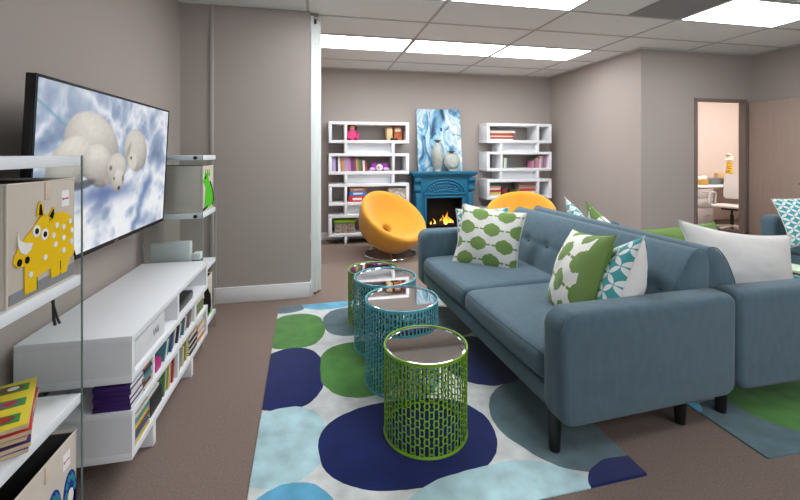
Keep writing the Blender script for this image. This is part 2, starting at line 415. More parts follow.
# ------------------------------------------------------------------ television
def tv_picture():
    W, Hh, nx, ny = 1.285, .706, 190, 108
    bm = bmesh.new(); lay = bm.verts.layers.float_color.new('picture')
    def fbm(x, y, s, o=0): return noise.fractal(Vector((x*s+o, y*s, o*1.7)), 1.0, 2.0, 5)
    def sst(a, b, x):
        t = max(0, min(1, (x-a)/(b-a))); return t*t*(3-2*t)
    def mixc(a, b, t): return tuple(a[i]+(b[i]-a[i])*t for i in range(3))
    ASP = 1.31/.735
    def el(s, t, cx, cy, rx, ry, rot=0):
        dx, dy = (s-cx)*ASP, t-cy; c, q = math.cos(rot), math.sin(rot)
        return math.hypot((dx*c+dy*q)/(rx*ASP), (-dx*q+dy*c)/ry)
    def ridge(x, y, sc_, o): return 1-abs(noise.fractal(Vector((x*sc_+o, y*sc_, o)), .9, 2.1, 4))*1.6
    def col(s, t):
        x, y = s*1.78, t
        wx, wy = x+.12*noise.noise(Vector((x*3, y*3, 2))), y+.12*noise.noise(Vector((x*3, y*3, 7)))
        r1 = ridge(wx*.8+wy*.5, wy*1.2-wx*.7, 2.2, 3); r2 = ridge(wx, wy, 5.5, 11); n3 = fbm(x, y, 24, 5); n2 = fbm(x+t*.6, t-s*.5, 6, 9)
        v = .26+.50*r1+.12*r2+.07*n3-.02
        v += .16*sst(.55, .2, t)-.10*sst(.55, .9, t)*sst(.75, .3, s)
        c = mixc((104, 124, 156), (172, 187, 211), max(0, min(1, v*1.7)))
        c = mixc(c, (248, 250, 253), sst(.44, .90, v))
        up = sst(.70, .95, t+.35*s)*sst(.62, .25, s)*sst(.40, .60, t)
        c = mixc(c, (150, 166, 190), .72*up*(.7+.5*n2))
        st_ = sst(.05, .0, abs((t-.98)+(s-.22)*.75+.05*n2))*sst(.12, .3, s)*sst(.62, .4, s)
        c = mixc(c, (244, 247, 250), .8*st_)
        k = abs((t-.875)+(s-.017)*.86)
        if s < .24: c = mixc(c, (112, 166, 180), .85*sst(.012, .004, k))
        gully = math.exp(-((s-.74)-.32*(t-.25)+.03*n2)**2/.0012)*sst(.52, .36, t)
        c = mixc(c, (92, 118, 168), .75*gully)
        sh = math.exp(-(((s-.42)/.22)**2+((t-.345)/.06)**2))
        c = mixc(c, (88, 112, 164), .85*sh)
        sh = math.exp(-(((s-.80)/.05)**2+((t-.86)/.10)**2))
        c = mixc(c, (104, 128, 166), .6*sh)
        def fur(base, d, light, s, t):
            g = .42+.55*light+.07*fbm(s*1.78, t, 45, 2)+.06*n2
            return mixc((112, 108, 106), base, max(0, min(1, g)))
        # second bear, right
        d = el(s, t, .645, .635, .118, .165, -.35)
        if d < 1.0:
            c = mixc(c, fur((236, 231, 220), d, .75*(t-.55)*3-.25*(s-.64)*4-.5*d**3+.5, s, t), sst(1, .94, d))
            f = el(s, t, .615, .545, .05, .085, .3)
            if f < 1: c = mixc(c, (228, 222, 208), sst(1, .6, f)*.8)
            f = el(s, t, .575, .64, .02, .10, -.5)
            if f < 1: c = mixc(c, (150, 143, 134), sst(1, .3, f)*.6)
            f = el(s, t, .60, .575, .008, .012)
            if f < 1: c = (60, 52, 48)
        # big bear: back, haunch, shoulder
        for cx, cy, rx, ry, ro in ((.31, .655, .185, .215, -.25), (.17, .55, .13, .15, .5), (.35, .53, .115, .14, -.3)):
            d = el(s, t, cx, cy, rx, ry, ro)
            if d < 1:
                c = mixc(c, fur((236, 231, 220), d, .9*(t-cy)/ry*.8-.55*d**4+.55, s, t), sst(1, .95, d))
        f = el(s, t, .25, .42, .10, .035, .1)
        if f < 1: c = mixc(c, (74, 78, 92), sst(1, .5, f)*.85)
        # head lying down
        for cx, cy, rx, ry, ro in ((.475, .50, .088, .118, .1), (.495, .42, .055, .085, .2)):
            d = el(s, t, cx, cy, rx, ry, ro)
            if d < 1: c = mixc(c, fur((238, 233, 222), d, .8*(t-cy)/ry*.6-.5*d**4+.6, s, t), sst(1, .93, d))
        for cx, cy, rx, ry, co_ in ((.432, .51, .014, .022, (120, 104, 92)), (.405, .445, .022, .06, (176, 168, 156)), (.505, .362, .013, .016, (28, 26, 28)), (.535, .43, .008, .03, (90, 84, 82)), (.462, .435, .008, .013, (60, 54, 52))):
            f = el(s, t, cx, cy, rx, ry)
            if f < 1: c = mixc(c, co_, sst(1, .55, f))
        return lin(tuple(max(0, min(255, q)) for q in c))
    V = []
    for j in range(ny+1):
        row = []
        for i in range(nx+1):
            s, t = i/nx, j/ny
            vv = bm.verts.new((0, (s-.5)*W, (t-.5)*Hh)); vv[lay] = (*col(s, t), 1); row.append(vv)
        V.append(row)
    for j in range(ny):
        for i in range(nx):
            bm.faces.new((V[j][i], V[j][i+1], V[j+1][i+1], V[j+1][i]))
    me = bpy.data.meshes.new('screen'); bm.to_mesh(me); bm.free()
    m = bpy.data.materials.new('screen_image'); m.use_nodes = True; nt = m.node_tree; b = nt.nodes['Principled BSDF']
    at = N(nt, 'ShaderNodeVertexColor', layer_name='picture')
    nt.links.new(at.outputs['Color'], b.inputs['Emission Color']); b.inputs['Emission Strength'].default_value = .62; b.inputs['Specular IOR Level'].default_value = .25
    b.inputs['Base Color'].default_value = (.01, .01, .012, 1); b.inputs['Roughness'].default_value = .35
    me.materials.append(m)
    return me
tv = thing('television', 'large flat television on the grey wall showing sleeping polar bears', 'television', (-.981, 2.295, 1.29))
tv.rotation_euler = (0, math.atan(.036/.735), 0)
so = bpy.data.objects.new('screen', tv_picture()); COL.objects.link(so); so.parent = tv; so.location = (.0012, 0, .004)
MB().box(-.03, -.655, -.368, 0, .655, .368, .004).prism(round_poly([(-.5, -.27), (.5, -.27), (.5, .27), (-.5, .27)], [.06]*4), 'x', -.07, -.03, .012).build('housing', PLASTK, tv)
bz = MB()
bz.box(0, -.655, .357, .004, .655, .368).box(0, -.655, -.368, .004, .655, -.349).box(0, -.655, -.349, .004, -.643, .357).box(0, .643, -.349, .004, .655, .357)
bz.build('bezel', mat('bezel_black', (10, 11, 13), .15), tv)
MB().box(-.19, -.2, -.2, -.175, .2, .2, .004).box(-.18, -.05, -.06, -.06, .05, .06, .006).box(-.09, -.25, -.16, -.068, .25, .16, .004).build('wall_mount', BLACK, tv)
MB().box(0.0035, -.022, -.364, .0055, .022, -.357).build('badge', CHROME, tv)
cb = MB()
pts = [(-1.08, 2.02, .96), (-1.10, 1.98, .9), (-1.11, 1.985, .82), (-1.105, 1.995, .74), (-1.10, 1.99, .66), (-1.10, 2.0, .632)]
cb.tube(pts, .006); cb.tube([(p[0]+.008, p[1]+.02*math.sin(i*1.7), p[2]) for i, p in enumerate(pts)], .005)
tag(cb.build('television_cable', BLACK), 'black cables hanging below the television to the white cabinet', 'cable')

# ------------------------------------------------------------------ glass shelving units
def etagere(y0, y1, label, zs, edge):
    x0, x1 = -1.15, -.775
    t = thing('glass_shelving', label, 'shelving', (x0, y0, 0))
    o = (x0, y0, 0)
    for z in zs:
        MB().box(x0, y0+.008, z-.034, x1, y1-.008, z, .002).build('shelf', BLUEW, t, off=o)
    for y in (y0, y1-.008):
        p = MB().box(x0, y, 0, x1, y+.008, zs[0]+.001).build('glass_panel', GLASS, t, off=o)
        MB().box(x1, y, 0, x1+.0025, y+.008, zs[0]+.001).build('glass_edge', edge, p, off=o)
    for z in zs:
        for x in (x1-.045, x0+.06):
            for y, sgn in ((y0, -1), (y1, 1)):
                MB().lathe([(.001, 0), (.013, 0), (.013, .008), (.009, .014), (.001, .014)], seg=14, M=Matrix.Translation((x, y, z-.017)) @ Matrix.Rotation(sgn*-PI/2, 4, 'X')).build('fitting', BLACK, t, off=o)
    return t
ZS = (1.366, .965, .566, .145)
etagere(.97, 1.553, 'white shelves between glass side panels in front of the television', ZS, GEDGE)
etagere(3.03, 3.42, 'white shelves between glass panels at the far end of the white cabinet', (1.358, .948, .55, .14), mat('glass_edge_pale', (150, 162, 158), .2))

# fabric storage boxes with felt animals
def storage_box(label, x1, y0, z0, art, w=.30, hgt=.325, depth=.31, tagmark=True):
    t = thing('storage_box', label, 'storage box', (x1, y0, z0))
    b = MB(); k = .006
    b.box(-depth, 0, 0, 0, w, k, .002).box(-k, 0, k, 0, w, hgt, .002).box(-depth, 0, k, -depth+k, w, hgt, .002)
    b.box(-depth+k, 0, k, -k, k, hgt, .002).box(-depth+k, w-k, k, -k, w, hgt, .002)
    b.build('body', CANVAS, t)
    l = MB()
    l.box(-depth+k, k, k+.001, -depth+k+.002, w-k, hgt-.004).box(-k-.002, k, k+.001, -k, w-k, hgt-.004).box(-depth+k+.002, k, k+.001, -k-.002, k+.002, hgt-.004).box(-depth+k+.002, w-k-.002, k+.001, -k-.002, w-k, hgt-.004)
    l.box(-depth+k+.002, k+.002, k+.001, -k-.002, w-k-.002, k+.003)
    l.build('lining', DARK, t)
    s = MB()
    zt = hgt
    s.tube([(0, .002, zt), (0, w-.002, zt), (-depth, w-.002, zt), (-depth, .002, zt)], .004, 6, closed=True)
    s.tube([(0, .001, .002), (0, .001, zt)], .003, 6)
    s.build('piping', mat('canvas_piping', (214, 205, 192), .9), t)
    if tagmark:
        MB().box(0, w*.5, hgt-.055, .003, w*.5+.022, hgt-.004, .001).build('pull_tab', mat('leather_tab', (216, 198, 180), .8), t)
        lb = MB().box(0, w*.76, hgt-.085, .002, w*.76+.038, hgt-.035).build('brand_tag', mat('tag_white', (240, 240, 240), .7), t)
        text('lettering', 'Sprouts', .0105, mat('tag_pink', (216, 60, 110), .7), lb, (.0022, w*.76+.019, hgt-.06), (PI/2, 0, PI/2))
    art(t, w, hgt)
    return t
def flat(mb, pts, mi, d0=0, d1=.003):
    mb.prism(pts, 'x', d0, d1, 0, mi)
def art_rhino(t, w, hg):
    s = MB()
    Y = lambda a: (1-(1-a)*1.13)*w
    Z = lambda b: b*.875*hg
    P = lambda L: [(Y(a), Z(b)) for a, b in L]
    flat(s, P([(.14, .03), (.985, .03), (.985, .17), (.14, .125)]), 3, 0, .0015)          # ground strip
    s.build('ground_strip', [YEL, WFELT, BFELT, GFELT], t)
    s = MB()
    body = P([(.30, .07), (.44, .07), (.455, .2), (.62, .22), (.63, .11), (.745, .11), (.755, .16), (.77, .11), (.85, .11), (.90, .25), (.965, .27), (.97, .34), (.93, .42), (.965, .55), (.95, .66), (.9, .74), (.8, .79), (.7, .79), (.62, .745), (.6, .70), (.575, .80), (.49, .79), (.38, .68), (.31, .62), (.235, .55), (.185, .47), (.175, .40), (.22, .355), (.3, .345)])
    flat(s, body, 0, .0015, .0042)
    flat(s, P([(.44, .80), (.465, .93), (.485, .95), (.52, .88), (.54, .79)]), 0, .0015, .0042)
    flat(s, P([(.58, .76), (.65, .86), (.67, .86), (.675, .78), (.64, .72)]), 0, .0015, .0042)
    s.build('felt_rhino', [YEL, WFELT, BFELT], t)
    s = MB()
    flat(s, P([(.21, .70), (.235, .61), (.30, .57), (.385, .55), (.36, .49), (.30, .455), (.245, .49), (.22, .56)]), 0, .004, .006)
    s.build('horn', [WFELT], t)
    for (a, b) in ((.43, .655), (.535, .60)):
        e = MB(); flat(e, ell(Y(a), Z(b), .016, .017), 0, .0045, .006); e = e.build('eye', [WFELT], t)
        q = MB(); flat(q, ell(Y(a), Z(b), .0075, .0085, 16), 0, .006, .007); q.build('pupil', [BFELT], e)
    s = MB()
    for a, b in ((.70, .66), (.80, .62), (.90, .665), (.80, .5), (.93, .555), (.68, .46), (.80, .36), (.54, .36), (.36, .245), (.655, .56), (.92, .43)):
        s = MB(); flat(s, ell(Y(a), Z(b), .0088, .0085, 16), 0, .0045, .006); s.build('spot', [WFELT], t)
    for a, b in ((.235, .40), (.32, .40)):
        s = MB(); flat(s, ell(Y(a), Z(b), .0085, .010, 16), 0, .0045, .006); s.build('nostril', [BFELT], t)
    for L in ([(.465, .81), (.475, .91), (.49, .92), (.51, .80)], [(.60, .775), (.655, .845), (.66, .79), (.64, .74)]):
        s = MB(); flat(s, P(L), 0, .0045, .006); s.build('inner_ear', [BFELT], t)
    s = MB(); s.tube([(.0045, Y(.44), Z(.07)), (.0045, Y(.44), Z(.19))], .0011, 5).tube([(.0045, Y(.755), Z(.16)), (.0045, Y(.755), Z(.26))], .0011, 5)
    s.build('leg_stitch', [BFELT], t)
    s = MB(); flat(s, P([(.955, .26), (.985, .22), (1.0, .20), (.985, .27), (.975, .31)]), 0, .0045, .006)
    s.build('tail', [BFELT], t)
def art_dino(t, w, hg):
    s = MB()
    P = lambda L: [(a*w, b*hg) for a, b in L]
    flat(s, P([(.16, .06), (.85, .08), (.95, .18), (.93, .32), (.8, .5), (.62, .62), (.5, .74), (.36, .83), (.22, .80), (.1, .72), (.08, .64), (.2, .6), (.30, .52), (.24, .3), (.2, .15)]), 0, 0, .003)
    for a in (.22, .40, .56):
        flat(s, P([(a, .78), (a+.04, .93), (a+.12, .76)]), 0, 0, .003)
    s.build('felt_dinosaur', [GREENF], t)
    s = MB()
    s.tube([(.004, .86*w, .08*hg), (.004, .97*w, .2*hg), (.004, .94*w, .33*hg), (.004, .8*w, .52*hg), (.004, .64*w, .64*hg)], .004, 6)
    flat(s, ell(.25*w, .745*hg, .012, .012, 12), 0, .003, .005)
    flat(s, P([(.05, .03), (.42, .07), (.42, .11), (.05, .08)]), 0, 0, .004)
    s.build('felt_dark_detail', [BFELT], t)
def art_owl(t, w, hg):
    BL = mat('blue_felt', (34, 62, 150), .9, spec=.1); GR = mat('teal_felt', (60, 140, 150), .9, spec=.1)
    s = MB()
    for cy in (.63, .88):
        flat(s, ell(cy*w, .40*hg, .034, .072, 28), 0, 0, .002)
    flat(s, [(w*a, hg*b) for a, b in ((.52, .05), (.99, .05), (.985, .38), (.54, .38))], 0, 0, .002)
    s.build('felt_bird', [BL], t)
    s = MB()
    for cy in (.63, .88):
        for k in range(6):
            a = PI*k/5
            c = (cy*w+.023*math.cos(a), .42*hg+.046*math.sin(a))
            s = MB(); flat(s, [(c[0]+.009*math.cos(q), c[1]+.014*math.sin(q)) for q in (0, PI/2, PI, 3*PI/2)], 0, .002, .0032); s.build('feather', [GR], t)
    for cy in (.63, .88):
        s = MB(); flat(s, ell(cy*w, .36*hg, .015, .026, 18), 0, .002, .0036); s.build('eye', [WFELT], t)
def art_penguin(t, w, hg):
    s = MB()
    P = lambda L: [(a*w, b*hg) for a, b in L]
    flat(s, P([(.18, .08), (.75, .08), (.85, .2), (.8, .5), (.62, .66), (.5, .84), (.36, .88), (.22, .8), (.26, .6), (.08, .62), (.06, .52), (.2, .45), (.14, .25)]), 0, 0, .003)
    s.build('felt_animal', [BFELT], t)
    MB().prism(P([(.1, .02), (.9, .02), (.9, .07), (.1, .07)]), 'x', 0, .002).build('ground_strip', [GREENF], t)
storage_box('cream fabric storage box with a yellow spotted rhino', -.782, 1.222, .966, art_rhino)
storage_box('cream storage box with a green dinosaur behind the television', -.785, 3.065, .949, art_dino, .31, .33, .33, False)
storage_box('open cream storage box with blue round bird shapes on lowest glass shelf', -.785, 1.215, .146, art_owl, .325, .30, .31)
storage_box('white storage box with a black animal beyond the cabinet', -.79, 3.06, .141, art_penguin, .31, .30, .32, False)
# toy in the open box
t = thing('toy_ring', 'green ring toy inside the open storage box with blue shapes', 'toy', (-.93, 1.36, .152))
MB().tube([(.06*math.cos(a*PI/12), .06*math.sin(a*PI/12), .12) for a in range(24)], .013, 8, closed=True).build('ring', mat('toy_green', (90, 180, 70), .4), t)
MB().lathe([(.001, 0), (.06, 0), (.058, .11), (.001, .11)], seg=24).build('body', mat('toy_white', (216, 220, 216), .4), t)
# board books on the shelf
def board_book(z, m, label, dx=0, dr=0, th=.0165, art=False):
    t = thing('board_book', label, 'book', (-.757+dx, 1.262, z), math.atan2(.264, -.133)-PI/2+dr, 'board books on the glass shelf')
    # local: y along long side, -x to the left
    MB().box(-.23, 0, .002, 0, .285, th-.003, .002).build('boards', mat('board_edge', (206, 184, 152), .8), t)
    c = MB().box(-.23, 0, th-.003, 0, .285, th-.001, .0007).build('cover', m, t)
    if art:
        k = MB(); z0, z1 = th-.0009, th+.0003
        cols = [mat('print_brown', (122, 76, 52), .6), mat('print_green', (64, 150, 70), .6), mat('print_white', (236, 236, 232), .6), mat('print_red', (200, 40, 40), .6), mat('print_grey', (110, 112, 120), .6)]
        for cx, cy, seq in ((-.055, .235, 0), (-.165, .24, 1), (-.055, .14, 2), (-.165, .14, 3), (-.06, .05, 4), (-.17, .045, 5)):
            k.prism([(cx+.04, cy-.025), (cx+.04, cy+.02), (cx-.03, cy+.028), (cx-.045, cy-.02)], 'z', z0, z1, 0, 1)
            k.prism(ell(cx-.005, cy, .036, .021, 18), 'z', z1, z1+.0003, 0, (0, 2, 4, 2, 0, 4)[seq])
            k.prism(ell(cx+.004, cy+.002, .014, .012, 14), 'z', z1+.0003, z1+.0006, 0, (2, 3, 3, 0, 3, 2)[seq])
        k.build('cover_print', cols, c)
    return t
bb = [('blue', (48, 98, 170)), ('dark purple', (66, 40, 96)), ('orange red', (214, 84, 44)), ('red', (196, 48, 40)), ('yellow', (234, 212, 50))]
for i, (n, c) in enumerate(bb):
    board_book(.566+i*.0165, swatch(c, .4), ('yellow picture board book on top of the stack' if i == 4 else n+' board book, '+('bottom' if i == 0 else ORD[i]+' from bottom')+' of the stack under the yellow one'), (.0, .006, -.004, .008, 0)[i], (.0, .05, -.03, .04, .0)[i], art=(i == 4))
# white boxes at cabinet end, on the far glass unit
tag(MB().box(-1.13, 3.1, .551, -.875, 3.16, .74, .004).build('carton', mat('white_card', (218, 224, 222), .5)), 'white flat carton standing at the far end of the white cabinet', 'box')
tag(MB().box(-.865, 3.12, .551, -.815, 3.2, .65, .003).box(-.866, 3.118, .59, -.814, 3.202, .605, 0, 1).build('small_carton', [mat('white_card', (218, 224, 222), .5), mat('navy_print', (40, 58, 96), .5)]), 'small white carton with dark band beside the standing carton', 'box')

# ------------------------------------------------------------------ white media cabinet
UX0, UX1, UY0, UY1 = -1.15, -.736, 1.834, 3.015
t = thing('media_cabinet', 'long white low media cabinet under the television', 'cabinet', (UX0, UY0, 0)); o = (UX0, UY0, 0)
b = .03
MB().box(UX0, UY0, .594, UX1, UY1, .624, .002).build('top', WHITE, t, off=o)
def part(name, x0, y0, z0, x1, y1, z1, bev=.002, m=WHITE):
    return MB().box(x0, y0, z0, x1, y1, z1, bev).build(name, m, t, off=o)
part('shelf', UX0, UY0, .431, UX1, UY1, .461); part('shelf', UX0, UY0, .286, UX1, UY1, .316); part('shelf', UX0, UY0, .113, UX1, UY1, .143)
for z0, z1 in ((.461, .594), (.143, .286)):
    part('side_panel', UX0, UY0+.001, z0, UX1-.001, UY0+b, z1, 0); part('side_panel', UX0, UY1-b, z0, UX1-.001, UY1-.001, z1, 0)
    part('divider', UX0, 2.40, z0, UX1-.004, 2.43, z1, 0)
    part('back_panel', UX0, UY0+b, z0, UX0+.012, UY1-b, z1, 0)
for y in (2.065, 2.725):
    part('post', UX0+.02, y, .316, UX1-.006, y+.025, .431, 0)
for y in (2.07, 2.66):
    for x0, x1 in ((UX1-.10, UX1-.005), (UX0+.02, UX0+.12)):
        part('leg', x0, y, 0, x1, y+.035, .113, .006)
# contents -----------------------------------------------------------------
def book(label, x0, y0, z0, x1, y1, z1, rgb, spine='x+', group=None, M=None, name='book', pg=True):
    """closed book: cover boards and spine on one side, page block showing on the other three"""
    c = Vector(((x0+x1)/2, (y0+y1)/2, z0)); m = MB(); k = .0025
    dims = (x1-x0, y1-y0, z1-z0); ax = min(range(3), key=lambda i: dims[i])
    lo = [x0, y0, z0]; hi = [x1, y1, z1]
    k = min(k, dims[ax]*.22)
    a, bq = lo[:], hi[:]; bq[ax] = lo[ax]+k; m.box(*a, *bq, 0, 0)
    a, bq = lo[:], hi[:]; a[ax] = hi[ax]-k; m.box(*a, *bq, 0, 0)
    a, bq = lo[:], hi[:]
    for i in range(3):
        if i == ax: a[i] += k; bq[i] -= k
        else: a[i] += .003; bq[i] -= .003
    si = 'xyz'.index(spine[0])
    a2, b2 = lo[:], hi[:]; a2[ax] += k; b2[ax] -= k
    if spine[1] == '+':
        bq[si] = hi[si]-.003; a2[si] = hi[si]-.003
    else:
        a[si] = lo[si]+.003; b2[si] = lo[si]+.003
    m.box(*a, *bq, 0, 1); m.box(*a2, *b2, 0, 0)
    ob = m.build(name, [swatch(rgb), PAGES], None, smooth=0, off=c)
    ob.location = c
    if M is not None: ob.rotation_euler = M
    return tag(ob, label, 'book', group)
CN = {'red': (190, 48, 46), 'blue': (52, 92, 160), 'green': (84, 140, 76), 'yellow': (226, 196, 70), 'white': (226, 224, 218), 'black': (30, 30, 34), 'orange': (220, 120, 50), 'teal': (60, 140, 150), 'purple': (96, 60, 130), 'pink': (214, 110, 160), 'brown': (120, 84, 60), 'cream': (222, 206, 176), 'grey': (130, 130, 132), 'lilac': (176, 146, 196), 'navy': (44, 52, 92), 'tan': (190, 154, 110)}
CN = {k: tuple(round(.78*c+.22*sum(v)/3) for c in v) for k, v in CN.items()}
# console carton with its mark
t = thing('console_carton', 'white game console carton in the cabinet top compartment', 'box', (-.752, 1.905, .461))
MB().box(-.3, 0, 0, 0, .34, .108, .003).build('carton', mat('carton_white', (222, 222, 224), .5), t)
text('lettering', 'Wii', .048, mat('print_mid_grey', (140, 142, 146), .5), t, (.001, .225, .058), (PI/2, 0, PI/2))
t = thing('media_player', 'black rounded media box in the far top compartment of the cabinet', 'media player', (-.76, 2.46, .461))
MB().prism(round_poly([(0, 0), (.30, 0), (.30, .05), (0, .05)], [.012, .02, .02, .012]), 'x', -.2, 0, .004).build('housing', PLASTK, t)
MB().box(0, .02, .02, .0012, .2, .028).build('display', mat('grey_window', (58, 60, 66), .1), t)
for k in range(5):
    x0, x1, z0 = -.885+.004*(k % 2), -.742-.003*(k % 3), .3165+k*.0205
    m = MB(); m.box(x0, 1.842, z0, x1-.003, 1.965, z0+.0195, .002, 0).box(x1-.004, 1.846, z0+.004, x1, 1.961, z0+.0155, 0, 1)
    tag(m.build('album', [swatch((58, 28, 100), .6), mat('album_paper', (232, 230, 228), .7)]), 'dark purple album, '+('bottom' if k == 0 else 'top' if k == 4 else ORD[k]+' from bottom')+' of the stack at the cabinet near end', 'book', 'purple albums in the cabinet')
names = list(CN)
for k, n in enumerate(['white', 'brown', 'red', 'grey', 'teal', 'white', 'navy', 'orange']):
    book(n+' slim case, '+ORD[k]+' from the bottom in the flat pile beside the purple albums', -.92, 1.975+.004*(k % 2), .316+k*.0128, -.742-.006*(k % 3), 2.058, .328+k*.0128, CN[n], 'x+', 'slim cases beside the purple albums')
t = thing('pink_purse', 'small magenta toy purse in the cabinet middle gap', 'toy', (-.77, 2.12, .316))
MB().prism(round_poly([(0, 0), (.075, 0), (.07, .055), (.005, .055)], [.006, .006, .014, .014]), 'x', -.05, .02, .006).build('body', mat('magenta', (190, 26, 120), .5), t)
MB().tube([(-.015, .012+.05*q/6, .05+.026*math.sin(PI*q/6)) for q in range(7)], .005).build('handle', mat('magenta', (190, 26, 120), .5), t)
seq = ['teal', 'white', 'green', 'blue', 'grey', 'cream', 'navy', 'white', 'brown', 'teal', 'white', 'red', 'grey', 'brown']
for k, n in enumerate(seq):
    y = 2.225+k*.0335
    book(n+' slim case, '+ORD[k]+' from the near end of the leaning row in the cabinet gap', -.90, y, .318, -.75-.004*(k % 3), y+.014, .410, CN[n], 'x+', 'leaning slim cases in the cabinet gap', (math.radians(-24), 0, 0))
t = thing('game_case', 'cream and olive carton in the far gap of the cabinet', 'box', (-.75, 2.79, .316))
MB().box(-.16, 0, 0, 0, .17, .098, .002).build('carton', mat('cream_card', (206, 198, 176), .6), t)
MB().box(0, .012, .012, .0012, .158, .075).build('label_print', mat('olive_print', (110, 118, 84), .6), t)
seq = ['yellow', 'blue', 'purple', 'brown', 'yellow', 'pink', 'teal', 'cream', 'navy']
for k, n in enumerate(seq):
    book(n+' magazine, '+('bottom' if k == 0 else ORD[k]+' from the bottom')+' in the near lower pile of the cabinet', -.93, 1.868+.004*(k % 3), .143+k*.0145, -.742-.005*(k % 3), 2.03, .157+k*.0145, CN[n], 'x+', 'magazines in the near lower compartment')
book('black box file lying in the near lower compartment of the cabinet', -.93, 2.06, .143, -.75, 2.2, .225, (26, 28, 30), 'x+', None, None, 'box_file')
book('white booklet lying on the black box file in the cabinet', -.92, 2.065, .225, -.76, 2.19, .239, (228, 228, 224), 'x+')
seq = ['green', 'cream', 'teal', 'yellow', 'navy', 'white', 'red']
for k, n in enumerate(seq):
    y = 2.218+k*.0215
    book(n+' paperback, '+ORD[k]+' from the black box file in the near lower compartment', -.9, y, .144, -.75-.004*(k % 3), y+.018, .262-.006*(k % 3), CN[n], 'x+', 'paperbacks beside the box file', (math.radians(-10), 0, 0))
seq = ['blue', 'yellow', 'teal', 'cream', 'green', 'navy', 'yellow']
for k, n in enumerate(seq):
    y = 2.447+k*.0225
    book(n+' paperback, '+ORD[k]+' past the divider in the far lower compartment', -.9, y, .144, -.75-.004*(k % 3), y+.019, .255-.005*(k % 2), CN[n], 'x+', 'paperbacks past the divider', (math.radians(-8), 0, 0))
seq = ['black', 'white', 'black', 'white', 'black', 'white', 'tan']
for k, n in enumerate(seq):
    book(n+' thick book, '+('bottom' if k == 0 else ORD[k]+' from the bottom')+' of the black and white pile in the cabinet', -.9, 2.64, .143+k*.018, -.745-.004*(k % 2), 2.79, .160+k*.018, CN[n], 'x+', 'black and white pile')
seq = ['orange', 'white', 'red', 'cream', 'tan', 'white']
for k, n in enumerate(seq):
    book(n+' book, '+('bottom' if k == 0 else ORD[k]+' from the bottom')+' of the pile at the cabinet far end', -.9, 2.815, .143+k*.02, -.745-.005*(k % 3), 2.965, .162+k*.02, CN[n], 'x+', 'pile at the cabinet far end')

# ------------------------------------------------------------------ white stepped bookcases
def bookcase(label, X0, X1, rows, mirror=False):
    yf, yb = 6.05, 6.40; th = .045
    t = thing('bookcase', label, 'bookcase', (X0, yb, 0)); o = (X0, yb, 0)
    def p(name, x0, z0, x1, z1, y0=yf, y1=yb):
        return MB().box(x0, y0, z0, x1, y1, z1, .002).build(name, WHITE, t, off=o)
    xa, xb = X0+.235, X1-.265
    for i, (z0, z1) in enumerate(rows):
        p('shelf', X0, z1-th, X1, z1); p('shelf', X0, z0, X1, z0+th)
        p('side_panel', X0, z0+th, X0+th, z1-th); p('side_panel', X1-th, z0+th, X1, z1-th)
        left = (i % 2 == 0) != mirror
        xd = xa if left else xb
        p('divider', xd, z0+th, xd+th*.8, z1-th)
        if i+1 < len(rows):
            zb = rows[i+1][1]
            p('post', xa, zb, xa+th*.8, z0); p('post', xb, zb, xb+th*.8, z0)
            p('gap_panel', xa+th*.8, zb, xb, z0, yf+.12, yf+.135)
    zl = rows[-1][0]
    for x in (xa, xb):
        p('leg', x, 0, x+th*.8, zl); 
    return t
ROWS = [(1.525, 1.85), (1.05, 1.37), (.585, .91), (.115, .445)]
AX0, AX1 = .195, 1.425
bookcase('white stepped bookcase left of the fireplace', AX0, AX1, ROWS)
BX0, BX1 = 2.725, 3.885
bookcase('white stepped bookcase right of the fireplace', BX0, BX1, [(1.54, 1.862), (1.078, 1.396), (.615, .943), (.14, .47)], True)
# left bookcase contents; px -> metres along the shelf
def AXp(u): return AX0+(u-329)*(AX1-AX0)/80
z = 1.571
t = thing('rag_doll', 'rag doll with red hair and pink dress on the top shelf', 'doll', (AXp(352.3), 6.16, z))
MB().lathe([(.001, 0), (.10, 0), (.098, .03), (.07, .10), (.045, .15), (.03, .165), (.001, .165)], seg=20).ball((-.075, -.04, .07), (.03, .03, .055)).ball((.075, -.04, .06), (.03, .03, .055)).ball((-.05, -.09, .03), (.035, .06, .03)).ball((.05, -.09, .03), (.035, .06, .03)).build('dress', mat('pink_cloth', (212, 62, 122), .8, var=.15, vscale=40), t)
hd = MB().ball((0, 0, .195), (.045, .042, .045)).build('head', mat('doll_skin', (224, 176, 140), .7), t)
MB().ball((-.016, -.04, .2), .005).ball((.016, -.04, .2), .005).build('eye', BFELT, hd)
MB().ball((0, .014, .205), (.062, .045, .048)).ball((-.055, 0, .185), (.022, .024, .035)).ball((.055, 0, .185), (.022, .024, .035)).ball((0, -.012, .236), (.044, .034, .012)).build('hair', mat('auburn_yarn', (112, 44, 34), .9), t)
tag(MB().box(AXp(387.3), 6.12, z, AXp(392.8), 6.3, z+.205, .003).build('wooden_block', mat('birch', (214, 186, 140), .6, var=.08, vscale=10, stretch=(6, 6, 1))), 'tall pale wooden block on the top shelf of left bookcase', 'block')
t = thing('picture_box', 'orange and brown printed box beside the pale wooden block', 'box', (AXp(394.5), 6.14, z))
MB().box(0, 0, 0, .125, .14, .215, .003).build('carton', mat('print_rust', (176, 92, 48), .6, var=.5, vscale=14), t)
MB().box(.02, -.0012, .14, .105, 0, .19).build('label_print', mat('print_pale', (226, 214, 196), .6), t)
tag(MB().ball((-.03, 0, .02), (.03, .03, .02)).ball((.03, 0, .018), (.032, .03, .018)).box(-.06, -.02, 0, .06, .02, .012, .004).build('toy_car', mat('toy_black', (24, 24, 26), .4), None, (AXp(394), 6.085, z)), 'tiny black toy car before the printed box on the top shelf', 'toy')
z = 1.095
